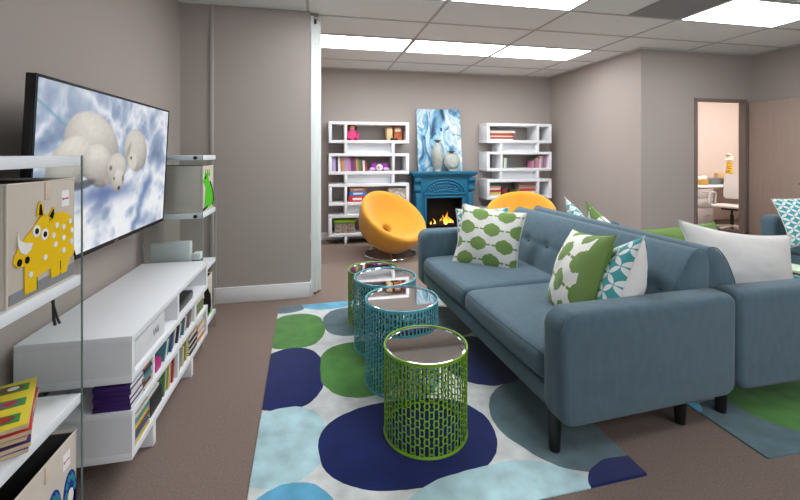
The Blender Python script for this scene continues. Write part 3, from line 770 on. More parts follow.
seq = [('lilac', .255, 3.2), ('navy', .24, 2.2), ('white', .235, 2), ('orange', .225, 2), ('tan', .23, 1.6), ('lilac', .225, 3.2), ('pink', .215, 2.2), ('purple', .205, 3), ('red', .21, 1.6), ('tan', .20, 2), ('green', .19, 1.8), ('brown', .185, 2), ('white', .165, 1.8), ('red', .14, 1.6)]
x = AX0+.05
for k, (n, hh, w) in enumerate(seq):
    w *= .0175
    book(n+' book, '+ORD[k]+' from left in the row on the second shelf', x, 6.10, z+.001, x+w-.002, 6.28, z+hh, CN[n], 'y-', 'books on the second shelf of left bookcase', (0, math.radians(-3 if k > 1 else 0), 0)); x += w
t = thing('butterfly_plush', 'purple and white plush butterfly on the second shelf', 'plush toy', (AXp(379.5), 6.14, z))
PW = mat('purple_plush', (150, 60, 160), .9, sheen=.4); LW = mat('lavender_plush', (216, 180, 222), .9)
for s in (-1, 1):
    MB().ball((s*.075, .02, .075), (.065, .022, .06)).ball((s*.06, .03, .035), (.05, .022, .035)).build('wing', PW, t)
    MB().ball((s*.11, -.005, .03), (.05, .03, .028)).build('wing_tip', LW, t)
hd = MB().ball((0, -.01, .055), (.055, .05, .052)).build('head', mat('cream_plush', (232, 220, 214), .9), t)
MB().ball((-.018, -.058, .062), .007).ball((.018, -.058, .062), .007).build('eye', BFELT, hd)
MB().tube([(-.015, 0, .1), (-.025, 0, .125)], .005).tube([(.015, 0, .1), (.025, 0, .125)], .005).build('antenna', PW, hd)
z = .63
for k, (n, hh, rgb, nm) in enumerate((('red', .09, (200, 40, 48), 0), ('blue', .072, (62, 124, 196), 0), ('orange', .052, (224, 142, 88), 0))):
    tt = thing('game_box', n+' game box in the three-box stack on the third shelf', 'game box', (AXp(348.5)+.01*k, 6.1, z), 0, 'game boxes on the third shelf')
    MB().box(0, 0, 0, .262-.01*k, .24, hh-.001, .002).build('carton', swatch(rgb), tt)
    MB().box(.06, -.001, hh*.3, .2, 0, hh*.68).build('label_print', swatch((232, 226, 214)), tt); z += hh
z = .63
tag(MB().box(AXp(388.5), 6.11, z, AXp(406.5), 6.3, z+.2, .003).build('comic_box', mat('comic_print', (200, 194, 184), .6, var=.45, vscale=26)), 'white box with busy comic print on the third shelf', 'box')
z = .16
t = thing('plastic_tub', 'clear tub of small toys with lime green lid, bottom shelf', 'tub', (AXp(345), 6.19, z))
MB().prism(round_poly([(-.155, -.09), (.155, -.09), (.155, .09), (-.155, .09)], [.02]*4), 'z', 0, .165, .004).build('body', mat('mixed_toys', (150, 132, 120), .25, var=.6, vscale=34, coat=.5), t)
MB().prism(round_poly([(-.175, -.105), (.175, -.105), (.175, .105), (-.175, .105)], [.02]*4), 'z', .165, .2, .008).build('lid', mat('lime_plastic', (140, 202, 34), .4), t)

# right bookcase contents
def BXp(u): return BX0+(u-487)*(BX1-BX0)/64.5
z = 1.586
for k, (n, w, hh) in enumerate((('white', .42, .022), ('red', .42, .03), ('cream', .40, .024), ('red', .44, .026), ('orange', .40, .02), ('white', .44, .034))):
    book(n+' large book, '+('bottom' if k == 0 else ORD[k]+' from the bottom')+' of the flat pile, top shelf of right bookcase', BXp(490)+.03*((k*3) % 4)/4, 6.09, z, BXp(490)+w+.03*((k*3) % 4)/4, 6.3, z+hh-.001, CN[n], 'y-', 'flat pile on the top shelf of right bookcase'); z += hh
z = 1.124
x = BXp(500.3)
for k, n in enumerate(['cream', 'yellow', 'green', 'white', 'cream', 'teal']):
    book(n+' little book, '+ORD[k]+' from left on the middle shelf of right bookcase', x, 6.1, z+.001, x+.024, 6.24, z+.165, CN[n], 'y-', 'little books on the middle shelf'); x += .0255
x = BXp(533)
for k, (n, hh) in enumerate((('pink', .12), ('green', .155), ('pink', .165), ('pink', .15), ('cream', .2), ('pink', .215), ('teal', .22), ('pink', .225))):
    book(n+' children\'s book, '+ORD[k]+' from left at the right end of the middle shelf', x, 6.1, z+.001, x+.03, 6.26, z+hh, CN[n], 'y-', 'children\'s books at the right end', (0, math.radians(4), 0)); x += .0325
z = .661
for k, (n, hh) in enumerate((('white', .034), ('yellow', .04), ('red', .036), ('cream', .03), ('pink', .026), ('green', .03), ('black', .02), ('green', .024))):
    book(n+' game, '+('bottom' if k == 0 else ORD[k]+' from the bottom')+' of the left pile, lower shelf of right bookcase', BXp(488.5)+.008*(k % 2), 6.09, z, BXp(501)+.006*(k % 3), 6.3, z+hh-.001, CN[n], 'y-', 'left pile on the lower shelf', None, 'board_game'); z += hh
z = .661
for k, (n, hh) in enumerate((('red', .05), ('white', .03), ('red', .04), ('orange', .028), ('teal', .03), ('red', .03), ('grey', .022))):
    book(n+' game, '+('bottom' if k == 0 else ORD[k]+' from the bottom')+' of the right pile, lower shelf of right bookcase', BXp(520)+.008*(k % 2), 6.09, z, BXp(535.5)+.006*(k % 3), 6.3, z+hh-.001, CN[n], 'y-', 'right pile on the lower shelf', None, 'board_game'); z += hh
tag(MB().box(BXp(504), 6.12, .661, BXp(509), 6.3, .80, .01).build('toy_case', mat('maroon', (110, 40, 44), .5)), 'maroon case between the two game piles, lower shelf', 'case')
tag(MB().box(BXp(511), 6.12, .661, BXp(518), 6.3, .77, .012).build('toy_case', mat('dark_olive', (64, 62, 44), .5)), 'dark olive case between the two game piles, lower shelf', 'case')

# ------------------------------------------------------------------ fireplace
FX, FYF, FYB = 2.005, 6.06, 6.40
t = thing('fireplace', 'teal carved fireplace mantel with burning fire, between the bookcases', 'fireplace', (FX, FYF, 0))
D = FYB-FYF
sf = MB()
pr = round_poly([(-.54, 1.075), (.54, 1.075), (.54, 1.045), (.50, 1.0), (-.50, 1.0), (-.54, 1.045)], [.004]*6, 2)
sf.box(-.545, -.06, 1.045, .545, D, 1.078, .006)
for k in range(5):
    q = k/4
    sf.box(-.535+.035*q, -.052+.04*q, 1.035-.009*k, .535-.035*q, D, 1.045-.009*k)
sf.build('mantel_shelf', TEALW, t)
bd = MB()
OW, OH, OB = .295, .66, .17
for s in (-1, 1):
    bd.box(s*OW, 0, 0, s*.46, D, 1.0)
bd.box(-OW, 0, OH, OW, D, 1.0); bd.box(-OW, 0, 0, OW, D, OB)
bd.box(-.5, -.02, 0, .5, 0, .09, .006)
bd.build('surround', TEALW, t)
for s in (-1, 1):
    q = MB().box(s*.385, -.022, .09, s*.475, 0, .74, .006).box(s*.40, -.03, .14, s*.46, -.022, .70, .006)
    q.build('pilaster', TEALW, t)
    MB().prism([(-.0, .985), (-.055, .985), (-.062, .95), (-.055, .92), (-.03, .9), (-.022, .85), (-.036, .82), (-.036, .79), (-.02, .765), (0, .76)], 'x', s*.40, s*.50, .006, seg=2, M=None).build('corbel', TEALW, t)
# arch moulding and carved fan panel
for rx, rz, r in ((.335, .22, .016), (.285, .175, .012)):
    MB().tube([(rx*math.cos(PI*k/24), -.006, .735+rz*math.sin(PI*k/24)) for k in range(25)], r, 8).build('arch_moulding', TEALW, t)
MB().box(-.36, -.024, .715, .36, 0, .737, .006).box(-.335, -.02, .662, .335, 0, .69, .006).build('lintel_moulding', TEALW, t)
for s in (-1, 1):
    MB().box(s*.30, -.02, .09, s*.335, 0, .69, .006).build('opening_moulding', TEALW, t)
cv = MB()
for k in range(-5, 6):
    for m in range(1, 4):
        xx = k*.046+(.023 if m % 2 else 0); zz = .745+m*.037-.012*abs(k)*.5
        if (xx/.25)**2+((zz-.735)/.15)**2 < 1:
            cv.ball((xx, -.003, zz), (.021, .014, .013), 10, M=Matrix.Rotation(.7*(1 if (k+m) % 2 else -1), 4, 'Y'))
cv.tube([(.24*math.sin(q*.7), -.004, .765+.03*math.cos(q*2.2)) for q in [i*.13-1.2 for i in range(19)]], .008, 6)
cv.build('carving', TEALW, t)
fb = MB()
fb.box(-OW, .03, OB, -OW+.01, D-.03, OH).box(OW-.01, .03, OB, OW, D-.03, OH).box(-OW, .03, OB, OW, D-.03, OB+.01).box(-OW, .03, OH-.01, OW, D-.03, OH).box(-OW, D-.04, OB, OW, D-.03, OH)
fb.build('firebox', mat('soot', (12, 11, 11), .7), t)
lg = MB()
for a, bq in (((-.2, .12, .205), (.17, .15, .21)), ((-.13, .2, .21), (.21, .1, .22)), ((-.1, .11, .24), (.12, .19, .25))):
    lg.tube([a, tuple((a[i]+bq[i])/2+(.01 if i == 2 else 0) for i in range(3)), bq], [.026, .03, .024], 9)
lg.build('logs', mat('charred_log', (52, 34, 24), .9, var=.4, vscale=30, bump=.6, bscale=60), t)
def flame_mat():
    m = bpy.data.materials.new('flame'); m.use_nodes = True; nt = m.node_tree; b = nt.nodes['Principled BSDF']
    tc = N(nt, 'ShaderNodeTexCoord'); sp = N(nt, 'ShaderNodeSeparateXYZ'); nt.links.new(tc.outputs['Object'], sp.inputs[0])
    nz = N(nt, 'ShaderNodeTexNoise'); nz.inputs['Scale'].default_value = 22; nt.links.new(tc.outputs['Object'], nz.inputs['Vector'])
    ad = N(nt, 'ShaderNodeMath', operation='MULTIPLY_ADD'); nt.links.new(nz.outputs['Fac'], ad.inputs[0]); ad.inputs[1].default_value = .16; nt.links.new(sp.outputs['Z'], ad.inputs[2])
    mr = N(nt, 'ShaderNodeMapRange'); mr.inputs['From Min'].default_value = .27; mr.inputs['From Max'].default_value = .58; nt.links.new(ad.outputs[0], mr.inputs['Value'])
    cr = N(nt, 'ShaderNodeValToRGB'); e = cr.color_ramp.elements
    e[0].position = 0; e[0].color = (*lin((255, 226, 120)), 1); e[1].position = 1; e[1].color = (*lin((120, 40, 6)), 1)
    n = e.new(.35); n.color = (*lin((255, 170, 40)), 1); n = e.new(.7); n.color = (*lin((214, 96, 16)), 1)
    nt.links.new(mr.outputs[0], cr.inputs[0]); nt.links.new(cr.outputs[0], b.inputs['Emission Color']); b.inputs['Emission Strength'].default_value = 1.5
    b.inputs['Base Color'].default_value = (.02, .01, 0, 1)
    return m
FM = flame_mat()
for fx, fy, w, hh, lean in ((.03, .14, .032, .19, .02), (.085, .15, .036, .25, -.02), (.12, .13, .034, .17, .03), (-.01, .16, .026, .14, -.02), (-.13, .13, .022, .13, .03), (-.18, .15, .02, .08, -.01), (.17, .14, .024, .12, .03), (.06, .12, .04, .12, .0)):
    m = MB(); prof = [(0, .35), (.12, .8), (.25, 1), (.42, .8), (.6, .5), (.8, .22), (1, .02)]
    m.rings([[Vector((fx+lean*math.sin(q*4.5)*q+(.9*w)*r*math.cos(2*PI*k/10), fy+.5*w*r*math.sin(2*PI*k/10), (.215+.85*hh*q))) for k in range(10)] for q, r in prof], True, True, True)
    m.build('flame', FM, t)
# canvas and vases on the mantel
def art_mat():
    m = bpy.data.materials.new('abstract_blue_paint'); m.use_nodes = True; nt = m.node_tree; b = nt.nodes['Principled BSDF']
    tc = N(nt, 'ShaderNodeTexCoord'); mp = N(nt, 'ShaderNodeMapping'); mp.inputs['Rotation'].default_value = (0, .7, 0); mp.inputs['Scale'].default_value = (2.6, 1, 1.5)
    nt.links.new(tc.outputs['Object'], mp.inputs['Vector'])
    nz = N(nt, 'ShaderNodeTexNoise'); nz.inputs['Scale'].default_value = 1.35; nz.inputs['Detail'].default_value = 6; nz.inputs['Distortion'].default_value = 1.6
    nt.links.new(mp.outputs[0], nz.inputs['Vector'])
    cr = N(nt, 'ShaderNodeValToRGB'); e = cr.color_ramp.elements
    e[0].position = .31; e[0].color = (*lin((30, 56, 92)), 1); e[1].position = .62; e[1].color = (*lin((232, 238, 242)), 1)
    for p, c in ((.38, (74, 128, 168)), (.45, (132, 186, 212)), (.50, (214, 226, 234)), (.57, (142, 190, 214))):
        q = e.new(p); q.color = (*lin(c), 1)
    nt.links.new(nz.outputs['Fac'], cr.inputs[0]); nt.links.new(cr.outputs[0], b.inputs['Base Color']); b.inputs['Roughness'].default_value = .6
    return m
t = thing('canvas_painting', 'blue and white abstract canvas leaning on the wall above the mantel', 'painting', (1.995, 6.22, 1.079))
t.rotation_euler = (math.radians(-8), 0, 0)
MB().box(-.375, 0, 0, .375, .035, 1.03, .003).build('canvas', art_mat(), t)
st = MB()
st.box(.02, -.0015, .66, .05, 0, .72).tube([(-.16, -.0008, .98), (-.15, -.0008, .85), (-.16, -.0008, .75), (-.12, -.0008, .66)], .004, 5).tube([(.10, -.0008, .68), (.15, -.0008, .7), (.165, -.0008, .76)], [.004, .012, .003], 5).tube([(-.16, -.0008, .53), (-.1, -.0008, .6), (-.06, -.0008, .63)], .007, 5).tube([(.22, -.0008, .60), (.30, -.0008, .605), (.37, -.0008, .58)], .005, 5)
st.build('brush_strokes', mat('ink_navy', (32, 48, 78), .6), t)
CER = mat('crackled_ceramic', (166, 173, 168), .4, var=.18, vscale=30)
CERD = mat('aged_rim', (104, 92, 78), .6)
t = thing('vase', 'tall slender pale grey vase on the mantel', 'vase', (1.905, 6.12, 1.079))
MB().lathe([(.001, 0), (.055, 0), (.06, .012), (.05, .03), (.085, .12), (.10, .24), (.092, .33), (.05, .43), (.03, .455)], seg=32).build('body', CER, t)
MB().lathe([(.03, .453), (.028, .475), (.06, .495), (.06, .503), (.024, .497), (.001, .49)], seg=32).build('neck', CERD, t)
t = thing('vase', 'round flat pale grey vase on the mantel right of the tall vase', 'vase', (2.145, 6.125, 1.079))
m = MB()
m.lathe([(.001, 0), (.05, 0), (.058, .012), (.05, .03), (.001, .03)], seg=28)
m.ball((0, 0, .16), (.138, .062, .145), 28)
m.build('body', CER, t)
MB().lathe([(.034, .28), (.03, .31), (.07, .325), (.07, .333), (.026, .33), (.001, .32)], seg=28).build('neck', CERD, t)
MB().prism(ell(0, .155, .085, .092, 32), 'y', -.068, -.05, .006).build('medallion', mat('ceramic_pale', (178, 184, 178), .45, var=.12, vscale=20), t)

# ------------------------------------------------------------------ mustard bowl chairs
def bowl_chair(label, loc, n, group):
    t = thing('bowl_chair', label, 'chair', loc, 0, group)
    Z = Vector(n).normalized(); X = Vector((0, 0, 1)).cross(Z).normalized(); Y = Z.cross(X)
    M = Matrix.Translation((0, 0, .425)) @ Matrix.Scale(1.04, 4) @ Matrix((X, Y, Z)).transposed().to_4x4()
    pr = [(.07, -.17), (.20, -.20), (.315, -.195), (.37, -.16), (.41, -.06), (.445, .06), (.458, .12), (.452, .155), (.43, .172), (.405, .165), (.375, .14), (.32, .07), (.25, .0), (.17, -.05), (.11, -.073), (.075, -.08), (.065, -.10)]
    pr.append(pr[0])
    s = MB(); s.lathe(pr, seg=56, M=M); s.build('bowl', ORANGE, t, smooth=1.2)
    sm = MB()
    for a in (.9, 2.6, 4.3, 5.5):
        sm.tube([M @ Vector(((r+.0)*math.cos(a), r*math.sin(a), zz)) for r, zz in ((.371, -.158), (.410, -.058), (.445, .062), (.457, .12))], .0025, 5)
        sm.tube([M @ Vector((r*math.cos(a), r*math.sin(a), zz)) for r, zz in ((.375, .139), (.32, .069), (.25, -.001), (.17, -.051))], .003, 5)
    sm.build('seam', ORANGE, t)
    MB().lathe([(.001, -.16), (.066, -.16), (.066, -.150), (.001, -.150)], seg=20, M=M).build('hub', CHROME, t)
    b = MB(); rr = .345
    b.tube([(rr*math.cos(2*PI*k/48), rr*math.sin(2*PI*k/48), .014) for k in range(48)], .0135, 8, closed=True)
    b.build('base_ring', CHROME, t)
    c = M @ Vector((0, 0, -.17))
    for a in (.4, 2.5, 4.6):
        MB().tube([(rr*math.cos(a), rr*math.sin(a), .014), (rr*.8*math.cos(a), rr*.8*math.sin(a), .06), (c.x+.1*math.cos(a), c.y+.1*math.sin(a), c.z-.0)], .011, 8).build('strut', CHROME, t)
    return t
bowl_chair('mustard bowl chair on chrome ring beside the left bookcase', (.985, 5.32, 0), (.34, -.52, .78), 'mustard bowl chairs')
bowl_chair('mustard bowl chair mostly hidden behind the blue sofas', (2.80, 5.10, 0), (-.30, -.45, .84), 'mustard bowl chairs')

# ------------------------------------------------------------------ sofas
def make_sofa(label):
    t = thing('sofa', label, 'sofa', (0, 0, 0), 0, 'slate blue tufted sofas')
    L, AW = 2.03, .15
    def arm_loop(i):
        return round_poly([(0+i, .197+i), (.985-i, .200+i), (.992-i, .692-i), (-.004+i, .692-i)], [max(.004, r-i) for r in (.08, .07, .05, .085)], 9)
    er = .04
    for y0, y1 in ((0, AW), (L-AW, L)):
        rg = []
        for k in range(7):
            a = PI/2*k/6; rg.append([(p[0], y0+er*(1-math.sin(a)), p[1]) for p in arm_loop(er*(1-math.cos(a)))])
        rg.reverse()
        rg2 = [[(p[0], y0+y1-p[1], p[2]) for p in r] for r in rg][::-1]
        arm = MB().rings([[Vector(p) for p in r] for r in rg+rg2], True, True, True).build('arm', SOFA, t, smooth=1.2)
        ys = y0+.012 if y0 == 0 else y1-.012
        lp = arm_loop(.008); i0 = 22
        sm = sorted([p for p in lp if p[1] > .40 and p[0] < .9], key=lambda p: math.atan2(p[1]-.45, .5-p[0]))
        MB().tube([(p[0], ys, p[1]) for p in sm], .0026, 6).build('seam', SOFA, arm)
    MB().prism(round_poly([(.02, .203), (.92, .203), (.92, .325), (.016, .325)], [.05, .03, .01, .012], 6), 'y', AW-.01, L-AW+.01).build('base', SOFA, t, smooth=1)
    # seat cushions
    for y0, y1 in ((AW+.004, L/2-.003), (L/2+.003, L-AW-.004)):
        nx, ny = 14, 14; x0, x1 = .006, .77
        def prof():
            P = []
            for k in range(6): a = -PI/2-PI/2*k/5; P.append((x0+.045+.045*math.cos(a), .33+.04+.04*math.sin(a), 0))
            for k in range(7): a = PI-PI/2*k/6; P.append((x0+.06+.06*math.cos(a), .415+.055*math.sin(a), 1))
            for k in range(1, 9): P.append((x0+.06+(x1-x0-.06)*k/8, .47, 2))
            P.append((x1, .33, 0))
            return P
        PF = prof()
        ys = [0, .012, .03, .06, .12, .2, .3, .5, .7, .8, .88, .94, .97, .988, 1]
        rings2 = []
        for v in ys:
            e = min(v, 1-v)*(y1-y0); edge = max(0, 1-e/.035); dz = .02*math.sin(PI*v)**.6 if 0 < v < 1 else 0; bow = .016*(math.sin(PI*v)**.5 if 0 < v < 1 else 0)
            ring = []
            for (x, z, kk) in PF:
                zz = z; xx = x-(bow if x < .1 else 0)
                if kk == 2: zz += dz*max(0, 1-((x-.42)/.5)**2)
                if kk >= 1: zz -= .025*edge**2
                if x < .1: xx += .018*edge**2
                ring.append(Vector((xx, y0+(y1-y0)*v, zz)))
            rings2.append(ring)
        c = MB().rings(rings2, True, True, True).build('seat_cushion', SOFA, t, smooth=1.0)
        MB().tube([(r[9].x-.0, r[9].y, r[9].z+.001) for r in rings2], .0026, 6).build('seam', SOFA, c)
    # back: loft of a leaning profile with a row of button tufts
    pf = [(x+.004, z) for x, z in [(.70, .36), (.735, .46), (.757, .54), (.775, .60), (.79, .65), (.806, .70), (.828, .75), (.855, .80), (.885, .84), (.915, .866), (.945, .875), (.975, .868), (.995, .845), (1.0, .80), (1.0, .6), (1.0, .30)]]
    fine = []
    for i in range(len(pf)-1):
        for k in range(3):
            a, b = pf[i], pf[i+1]; q = k/3; fine.append((a[0]+(b[0]-a[0])*q, a[1]+(b[1]-a[1])*q))
    fine.append(pf[-1])
    Y0, Y1 = AW-.002, L-AW+.002; nb = 7
    but = [Y0+(Y1-Y0)*(k+.5)/nb for k in range(nb)]
    ZB = .655
    vs = [0, .003, .008, .016]+[.016+(1-.032)*k/96 for k in range(1, 96)]+[.984, .992, .997, 1]
    rings = []
    for v in vs:
        y = Y0+(Y1-Y0)*v; e = min(v, 1-v)*(Y1-Y0); sh = .03*(max(0, 1-e/.03))**2.2
        ring = []
        cx, cz = .92, .55
        for (x, z) in fine:
            d = 0
            if x < .93:
                for q in but:
                    d += .017*math.exp(-(((y-q)/.06)**2+((z-ZB)/.045)**2))
                if min(abs(y-q) for q in but) < 9 and Y0+.1 < y < Y1-.1:
                    d += .006*math.exp(-((z-ZB)/.014)**2)
            dx, dz = cx-x, cz-z; ln = math.hypot(dx, dz)
            ring.append(Vector((x+d+dx/ln*sh, y, z-d*.25+dz/ln*sh)))
        rings.append(ring)
    bk = MB().rings(rings, True, True, True).build('backrest', SOFA, t, smooth=1.0)
    for q in but:
        MB().ball((.796+.014, q, ZB-.004), (.006, .012, .012), 12).build('button', SOFA, bk)
    for q in (Y0+.018, Y1-.018):
        MB().tube([(x-.001, q, z+.001) for x, z in fine[6:34]], .0028, 6).build('seam', SOFA, bk)
    MB().box(.88, AW-.02, .25, .962, L-AW+.02, .66, .012).build('back_panel', SOFA, t)
    for x, y in ((.075, .155), (.81, .155), (.075, L-.155), (.81, L-.155)):
        MB().lathe([(.023, .008), (.025, .03), (.036, .23), (.001, .23)], (x, y, 0), 18, cap0=True).build('leg', BLACK, t)
    return t
s1 = make_sofa('slate blue tufted sofa facing the drum tables and rug')
s1.location = (1.012, 1.497, 0); s1.rotation_euler = (0, 0, math.radians(3.0))
s2 = dup(s1, 'slate blue sofa standing back to back behind the nearest sofa', (3.005, 3.60, 0), PI+math.radians(.2))
for c in s2.children:
    if c.name.startswith('leg') and c.data.vertices[0].co.x > .5: c.location.x = .10
s3 = dup(s1, 'slate blue sofa along the right wall by the open door', (4.83, 1.50, 0), 0)

# ------------------------------------------------------------------ cushions
def uvpat(name, kind, c0, c1, scale, rot=0, plain=None, cut=None):
    m = bpy.data.materials.new(name); m.use_nodes = True; nt = m.node_tree; b = nt.nodes['Principled BSDF']; L = nt.links.new
    b.inputs['Roughness'].default_value = .9; b.inputs['Specular IOR Level'].default_value = .1; b.inputs['Sheen Weight'].default_value = .15
    def M(op, a, bb=None, c=None):
        n = N(nt, 'ShaderNodeMath', operation=op)
        for i, v in enumerate((a, bb, c)):
            if v is None: continue
            if isinstance(v, (int, float)): n.inputs[i].default_value = v
            else: L(v, n.inputs[i])
        return n.outputs[0]
    uv = N(nt, 'ShaderNodeUVMap'); mp = N(nt, 'ShaderNodeMapping'); mp.inputs['Rotation'].default_value = (0, 0, rot); mp.inputs['Scale'].default_value = (scale[0], scale[1], 1)
    L(uv.outputs[0], mp.inputs['Vector']); sp = N(nt, 'ShaderNodeSeparateXYZ'); L(mp.outputs[0], sp.inputs[0]); x, y = sp.outputs[0], sp.outputs[1]
    if kind == 'petal':
        fx, fy = M('FRACT', x), M('FRACT', y); tot = None
        for cx in (0, 1):
            for cy in (0, 1):
                dx, dy = M('SUBTRACT', fx, cx), M('SUBTRACT', fy, cy)
                ln = M('SQRT', M('ADD', M('MULTIPLY', dx, dx), M('MULTIPLY', dy, dy)))
                s = M('LESS_THAN', ln, .685); tot = s if tot is None else M('ADD', tot, s)
        fac = M('GREATER_THAN', tot, 1.5)
    else:
        row = M('FLOOR', y); off = M('MULTIPLY', M('MODULO', M('ABSOLUTE', row), 2), .5)
        fx = M('SUBTRACT', M('FRACT', M('ADD', x, off)), .5); fy = M('SUBTRACT', M('FRACT', y), .5)
        ax, ay = M('ABSOLUTE', fx), M('ABSOLUTE', fy)
        e1 = M('LESS_THAN', M('ADD', M('POWER', M('DIVIDE', ax, .32), 2.2), M('POWER', M('DIVIDE', ay, .40), 2.2)), 1)
        e2 = M('MULTIPLY', M('LESS_THAN', ax, .47), M('LESS_THAN', ay, .055))
        # small scalloped lobes on the outline
        wob = M('MULTIPLY', M('LESS_THAN', ax, .08), M('LESS_THAN', ay, .45))
        fac = M('MAXIMUM', M('MAXIMUM', e1, e2), wob)
    if cut is not None:
        us = N(nt, 'ShaderNodeSeparateXYZ'); L(uv.outputs[0], us.inputs[0])
        keep = M('LESS_THAN', us.outputs[0], cut)
        fac = M('MAXIMUM', fac, M('SUBTRACT', 1, keep))
    mx = N(nt, 'ShaderNodeMix', data_type='RGBA'); L(fac, mx.inputs['Factor'])
    mx.inputs[6].default_value = (*lin(c0), 1); mx.inputs[7].default_value = (*lin(c1), 1)
    L(mx.outputs[2], b.inputs['Base Color'])
    tc = N(nt, 'ShaderNodeTexCoord'); nz = N(nt, 'ShaderNodeTexNoise'); nz.inputs['Scale'].default_value = 600; L(tc.outputs['Object'], nz.inputs['Vector'])
    hh = M('ADD', nz.outputs['Fac'], M('MULTIPLY', fac, 1.2 if kind == 'petal' else .3))
    bp = N(nt, 'ShaderNodeBump'); bp.inputs['Strength'].default_value = .25; bp.inputs['Distance'].default_value = .004; L(hh, bp.inputs['Height']); L(bp.outputs['Normal'], b.inputs['Normal'])
    return m
TEALP = uvpat('teal_petal_fabric', 'petal', (72, 156, 160), (226, 230, 230), (7.4, 7.4), PI/4)
TEALP2 = uvpat('teal_petal_fabric_large', 'petal', (72, 160, 164), (226, 230, 230), (8.4, 8.4), PI/4)
OGEE = uvpat('green_ogee_fabric', 'ogee', (222, 222, 217), (116, 144, 82), (2.4, 4.0), -.06)
OGEE2 = uvpat('green_ogee_fabric_large', 'ogee', (232, 232, 226), (116, 144, 82), (2.6, 3.2), .25, cut=.84)
GRN = mat('green_cotton', (104, 134, 66), .9, var=.04, vscale=30, bump=.15, bscale=500, spec=.1, sheen=.15)
WHC = mat('white_cotton', (218, 217, 214), .9, var=.02, vscale=30, bump=.15, bscale=400, spec=.1, sheen=.1)

def cushion(label, c, n, up, size, thick, front, back, roll=0, seed=1, pipe=None, group=None, pinch=.085):
    """square cushion: n = direction its front faces, up = its upper edge"""
    w, hgt = size; G = 26
    bm = bmesh.new(); uvl = bm.loops.layers.uv.new('UVMap'); rr = random.Random(seed); sx = rr.random()*50
    def pos(i, j, side):
        u, v = 2*i/G-1, 2*j/G-1
        f = ((1-u*u)**.55)*((1-v*v)**.55) if abs(u) < 1 and abs(v) < 1 else 0
        px = w/2*u*(1-pinch*(1-v*v)); py = hgt/2*v*(1-pinch*(1-u*u))
        wr = noise.noise(Vector((u*2.2+sx, v*2.2, side*3)))*.10+noise.noise(Vector((u*5+sx, v*5, side*5)))*.04
        return Vector((px, py, side*thick/2*f*(1+wr)))
    V = {}
    for side in (1, -1):
        for i in range(G+1):
            for j in range(G+1):
                edge = i in (0, G) or j in (0, G)
                if edge and side == -1: V[i, j, -1] = V[i, j, 1]
                else: V[i, j, side] = bm.verts.new(pos(i, j, side))
    for side in (1, -1):
        for i in range(G):
            for j in range(G):
                q = [(i, j), (i+1, j), (i+1, j+1), (i, j+1)]
                if side == -1: q = q[::-1]
                f = bm.faces.new([V[a, b, side] for a, b in q]); f.material_index = 0 if side == 1 else 1; f.smooth = True
                for lp, (a, b) in zip(f.loops, q): lp[uvl].uv = (a/G, b/G)
    me = bpy.data.meshes.new('throw_pillow'); bm.to_mesh(me); bm.free(); me.materials.append(front); me.materials.append(back)
    o = bpy.data.objects.new('throw_pillow', me); COL.objects.link(o)
    Z = Vector(n).normalized(); U = Vector(up); Y = (U-Z*U.dot(Z)).normalized(); X = Y.cross(Z)
    Mx = Matrix((X, Y, Z)).transposed().to_4x4() @ Matrix.Rotation(roll, 4, 'Z')
    o.matrix_world = Matrix.Translation(c) @ Mx
    tag(o, label, 'pillow', group)
    if pipe:
        per = [(i, 0) for i in range(G)]+[(G, j) for j in range(G)]+[(i, G) for i in range(G, 0, -1)]+[(0, j) for j in range(G, 0, -1)]
        MB().tube([pos(i, j, 1) for i, j in per], .0035, 6, closed=True).build('piping', pipe, o)
    return o
GP = 'scattered throw pillows'
cushion('white pillow with green lozenges at the far arm', (1.375, 3.03, .675), (-.56, -.76, .32), (0, 0, 1), (.53, .52), .17, OGEE, OGEE, -.10, 1, WHC, GP)
cushion('teal petal pillow tucked behind the white and green lozenge pillow', (1.405, 3.22, .675), (-.50, -.78, .34), (0, 0, 1), (.46, .46), .12, TEALP, WHC, .08, 2, WHC, GP)
cushion('green pillow with white trellis on front sofa near arm', (1.47, 2.03, .675), (-.90, .22, .36), (0.1, -.25, 1), (.51, .53), .22, OGEE2, GRN, .35, 3, GRN, GP)
cushion('teal pillow with white petals, half turned at the near arm', (1.59, 1.87, .655), (-.74, .58, .34), (0.15, -.30, 1), (.53, .53), .24, TEALP, WHC, .45, 4, WHC, GP)
cushion('big plain white pillow lying on the second sofa', (2.70, 2.08, .625), (-.08, -.93, .28), (0, .25, 1), (.84, .54), .24, WHC, TEALP, -.17, 5, WHC, GP, .17)
cushion('plain green pillow behind the big white pillow', (2.76, 2.56, .625), (-.1, -.75, .6), (0, .6, .8), (.84, .42), .16, GRN, OGEE, .0, 6, GRN, GP)
cushion('teal petal pillow peeking over the far end of the sofas', (2.36, 3.20, .68), (.80, -.35, .4), (-.3, .1, 1), (.46, .46), .16, TEALP, TEALP, .5, 7, WHC, GP)
cushion('green and white pillow peeking over the sofa backs', (2.38, 2.93, .675), (.85, -.2, .4), (-.3, .1, 1), (.46, .46), .16, OGEE2, OGEE2, .6, 8, GRN, GP)
cushion('teal petal pillow on the sofa by the open door', (4.93, 3.12, .69), (-.35, -.85, .35), (0, 0, 1), (.54, .50), .16, TEALP2, WHC, .12, 9, WHC, GP)

